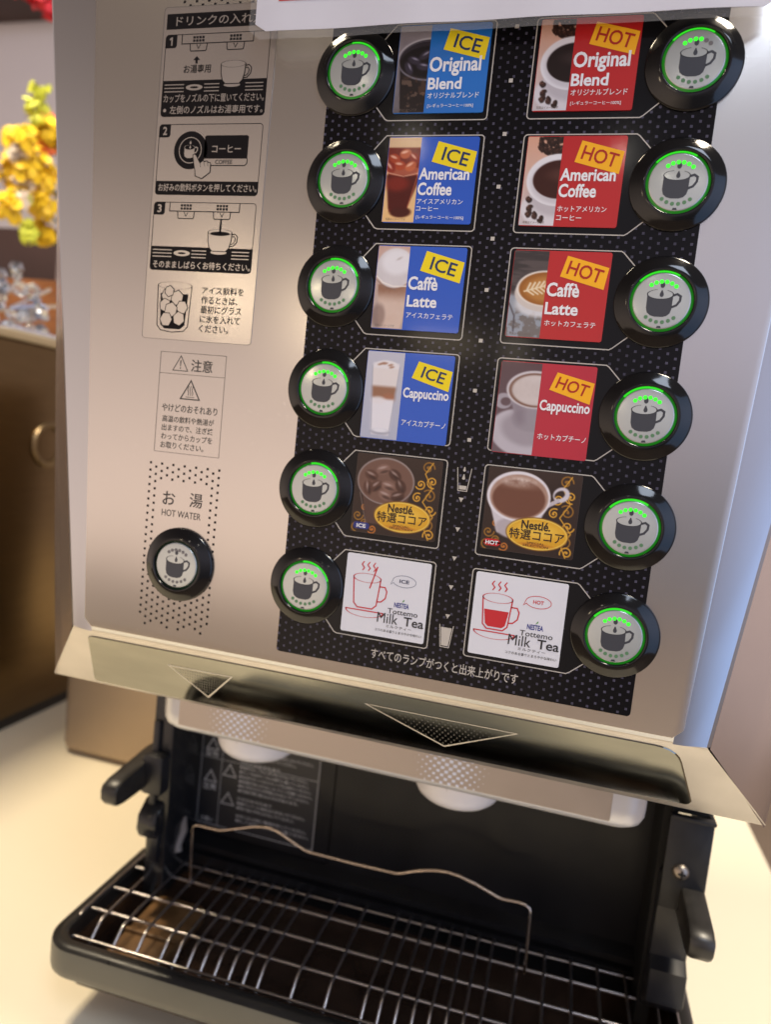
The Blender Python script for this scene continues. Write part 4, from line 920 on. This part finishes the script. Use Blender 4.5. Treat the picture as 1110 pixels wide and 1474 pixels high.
# flower arrangement
fl = thing('flower_arrangement', 'bunch of bright yellow artificial flowers beside the upper left of the machine', 'flowers', (-672, 655, 22))
lil.parent = fl; lil.location = tuple((W(XC, 0, ZT)-W(-672, 655, 22))); ORG[lil.name] = ORG['back_wall']
def petals(b, c, rad, n, seed, size=(9, 6)):
    r = random.Random(seed)
    for _ in range(n):
        d = Vector((r.gauss(0, 1), r.gauss(0, 1), r.gauss(0, 1))).normalized()*rad*(r.random()**.4); p = Vector(c)+d
        nn = (d.normalized()+Vector((r.uniform(-.5, .9), r.uniform(-1, .1), r.uniform(-.2, .7)))).normalized(); u = nn.orthogonal().normalized(); u.rotate(Matrix.Rotation(r.uniform(0, 6.28), 3, nn)); v = nn.cross(u)
        L_, w_ = size[0]*r.uniform(.7, 1.3), size[1]*r.uniform(.7, 1.3)
        pts = [p-u*L_*.5, p-u*L_*.15+v*w_*.5+nn*1.0, p+u*L_*.3+v*w_*.45+nn*2, p+u*L_*.55+nn*2.6, p+u*L_*.3-v*w_*.45+nn*2, p-u*L_*.15-v*w_*.5+nn*1.0]
        b.add(pts, [(0, 1, 2, 3), (0, 3, 4, 5)])
yel = mat('yellow_petal', (.80, .54, .015), .55, noise=(60, .25)); lime = mat('lime_petal', (.58, .62, .05), .55, noise=(60, .25)); orng = mat('orange_petal', (.75, .16, .03), .55); whp = mat('cream_petal', (.72, .62, .50), .55)
def cluster(name, m, cs, n, size=(16, 12)):
    for q, (c, rad) in enumerate(cs):
        b = B(); petals(b, c, rad, n, hash(name) % 97+q if False else len(name)*7+q, size); b.build(name, m, fl)
cluster('yellow_blossom', yel, [((-640, 500, 172), 17), ((-618, 468, 156), 16), ((-690, 540, 190), 18), ((-655, 512, 150), 17), ((-622, 520, 100), 17), ((-640, 548, 70), 16), ((-612, 455, 72), 17), ((-645, 488, 130), 18), ((-596, 462, 118), 15), ((-632, 524, 132), 18), ((-606, 505, 186), 13), ((-668, 560, 108), 18), ((-590, 448, 152), 15), ((-628, 486, 96), 12), ((-604, 478, 140), 16), ((-650, 560, 150), 16)], 34, (15, 12))
cluster('lime_blossom', lime, [((-618, 497, 232), 11), ((-630, 512, 220), 12), ((-612, 482, 206), 9), ((-622, 500, 196), 9), ((-612, 484, 56), 10), ((-602, 474, 44), 9), ((-622, 500, 62), 9), ((-606, 468, 90), 8)], 22, (13, 7))
cluster('orange_blossom', orng, [((-640, 540, 208), 17), ((-652, 552, 190), 14)], 36)
cluster('cream_blossom', whp, [((-625, 488, 118), 10), ((-600, 452, 138), 9), ((-606, 464, 88), 12)], 16)
stm = B()
for c in ((-640, 500, 168), (-690, 540, 186), (-620, 517, 97), (-620, 497, 226), (-640, 540, 208), (-620, 459, 66)): stm.tube([(-672, 655, 60), (-668+(c[0]+668)*.4, 655+(c[1]-655)*.35, 60+(c[2]-60)*.6), c], 1.6, 6)
stm.build('stem', mat('green_stem', (.06, .10, .03), .6), fl)
rf = thing('red_flower', 'red flower hanging at the very top left corner', 'flower', (-690, 575, 385))
redp = mat('red_petal', (.62, .02, .04), .55, noise=(60, .3))
b = B(); petals(b, (-690, 585, 402), 26, 70, 5, (16, 12)); petals(b, (-712, 570, 408), 18, 40, 6, (16, 12)); b.build('blossom', redp, rf)
B().tube([(-690, 585, 402), (-760, 700, 480), (-800, 1000, 640)], 2.0, 6).build('stem', MATS['green_stem'], rf)
# crystal ornament
cr = thing('crystal_ornament', 'clear faceted crystal ornament glinting on the steel cabinet', 'ornament', (-545, 400, -90))
crm = mat('clear_crystal', (.92, .95, 1.0), .03, trans=.9, ior=1.6)
crs = mat('mirrored_bead', (.75, .80, .90), .08, 1.0)
def gem(b, c, r, seed):
    bm = bmesh.new(); bmesh.ops.create_icosphere(bm, subdivisions=1, radius=r)
    q = random.Random(seed)
    ax = Vector((q.uniform(-1, 1), q.uniform(-1, 1), q.uniform(-1, 1))); ro = Matrix.Rotation(q.uniform(0, 3), 3, ax.normalized())
    for v in bm.verts: v.co = ro @ v.co+Vector(c)
    b.bmadd(bm)
g1, g2 = B(), B(); q = random.Random(21)
for k in range(46):
    a = q.uniform(0, 6.28); rr = 42*math.sqrt(q.random()); z = -88+q.random()*86*(1-rr/70)
    gem(g1 if k % 2 else g2, (-548+rr*math.cos(a), 392+rr*math.sin(a), max(-84, z)), q.uniform(5, 10), k)
g1.build('crystal', crm, cr); g2.build('bead', crs, cr)
for k, e in enumerate(((-520, 425, -30), (-528, 412, -52), (-515, 432, -48))): B().tube([(-548, 395, -60), e], 2.2, 6).build('spike', crs, cr)
B().box(-590, -505, 350, 436, -89.9, -84, 2).build('ornament_base', crs, cr)
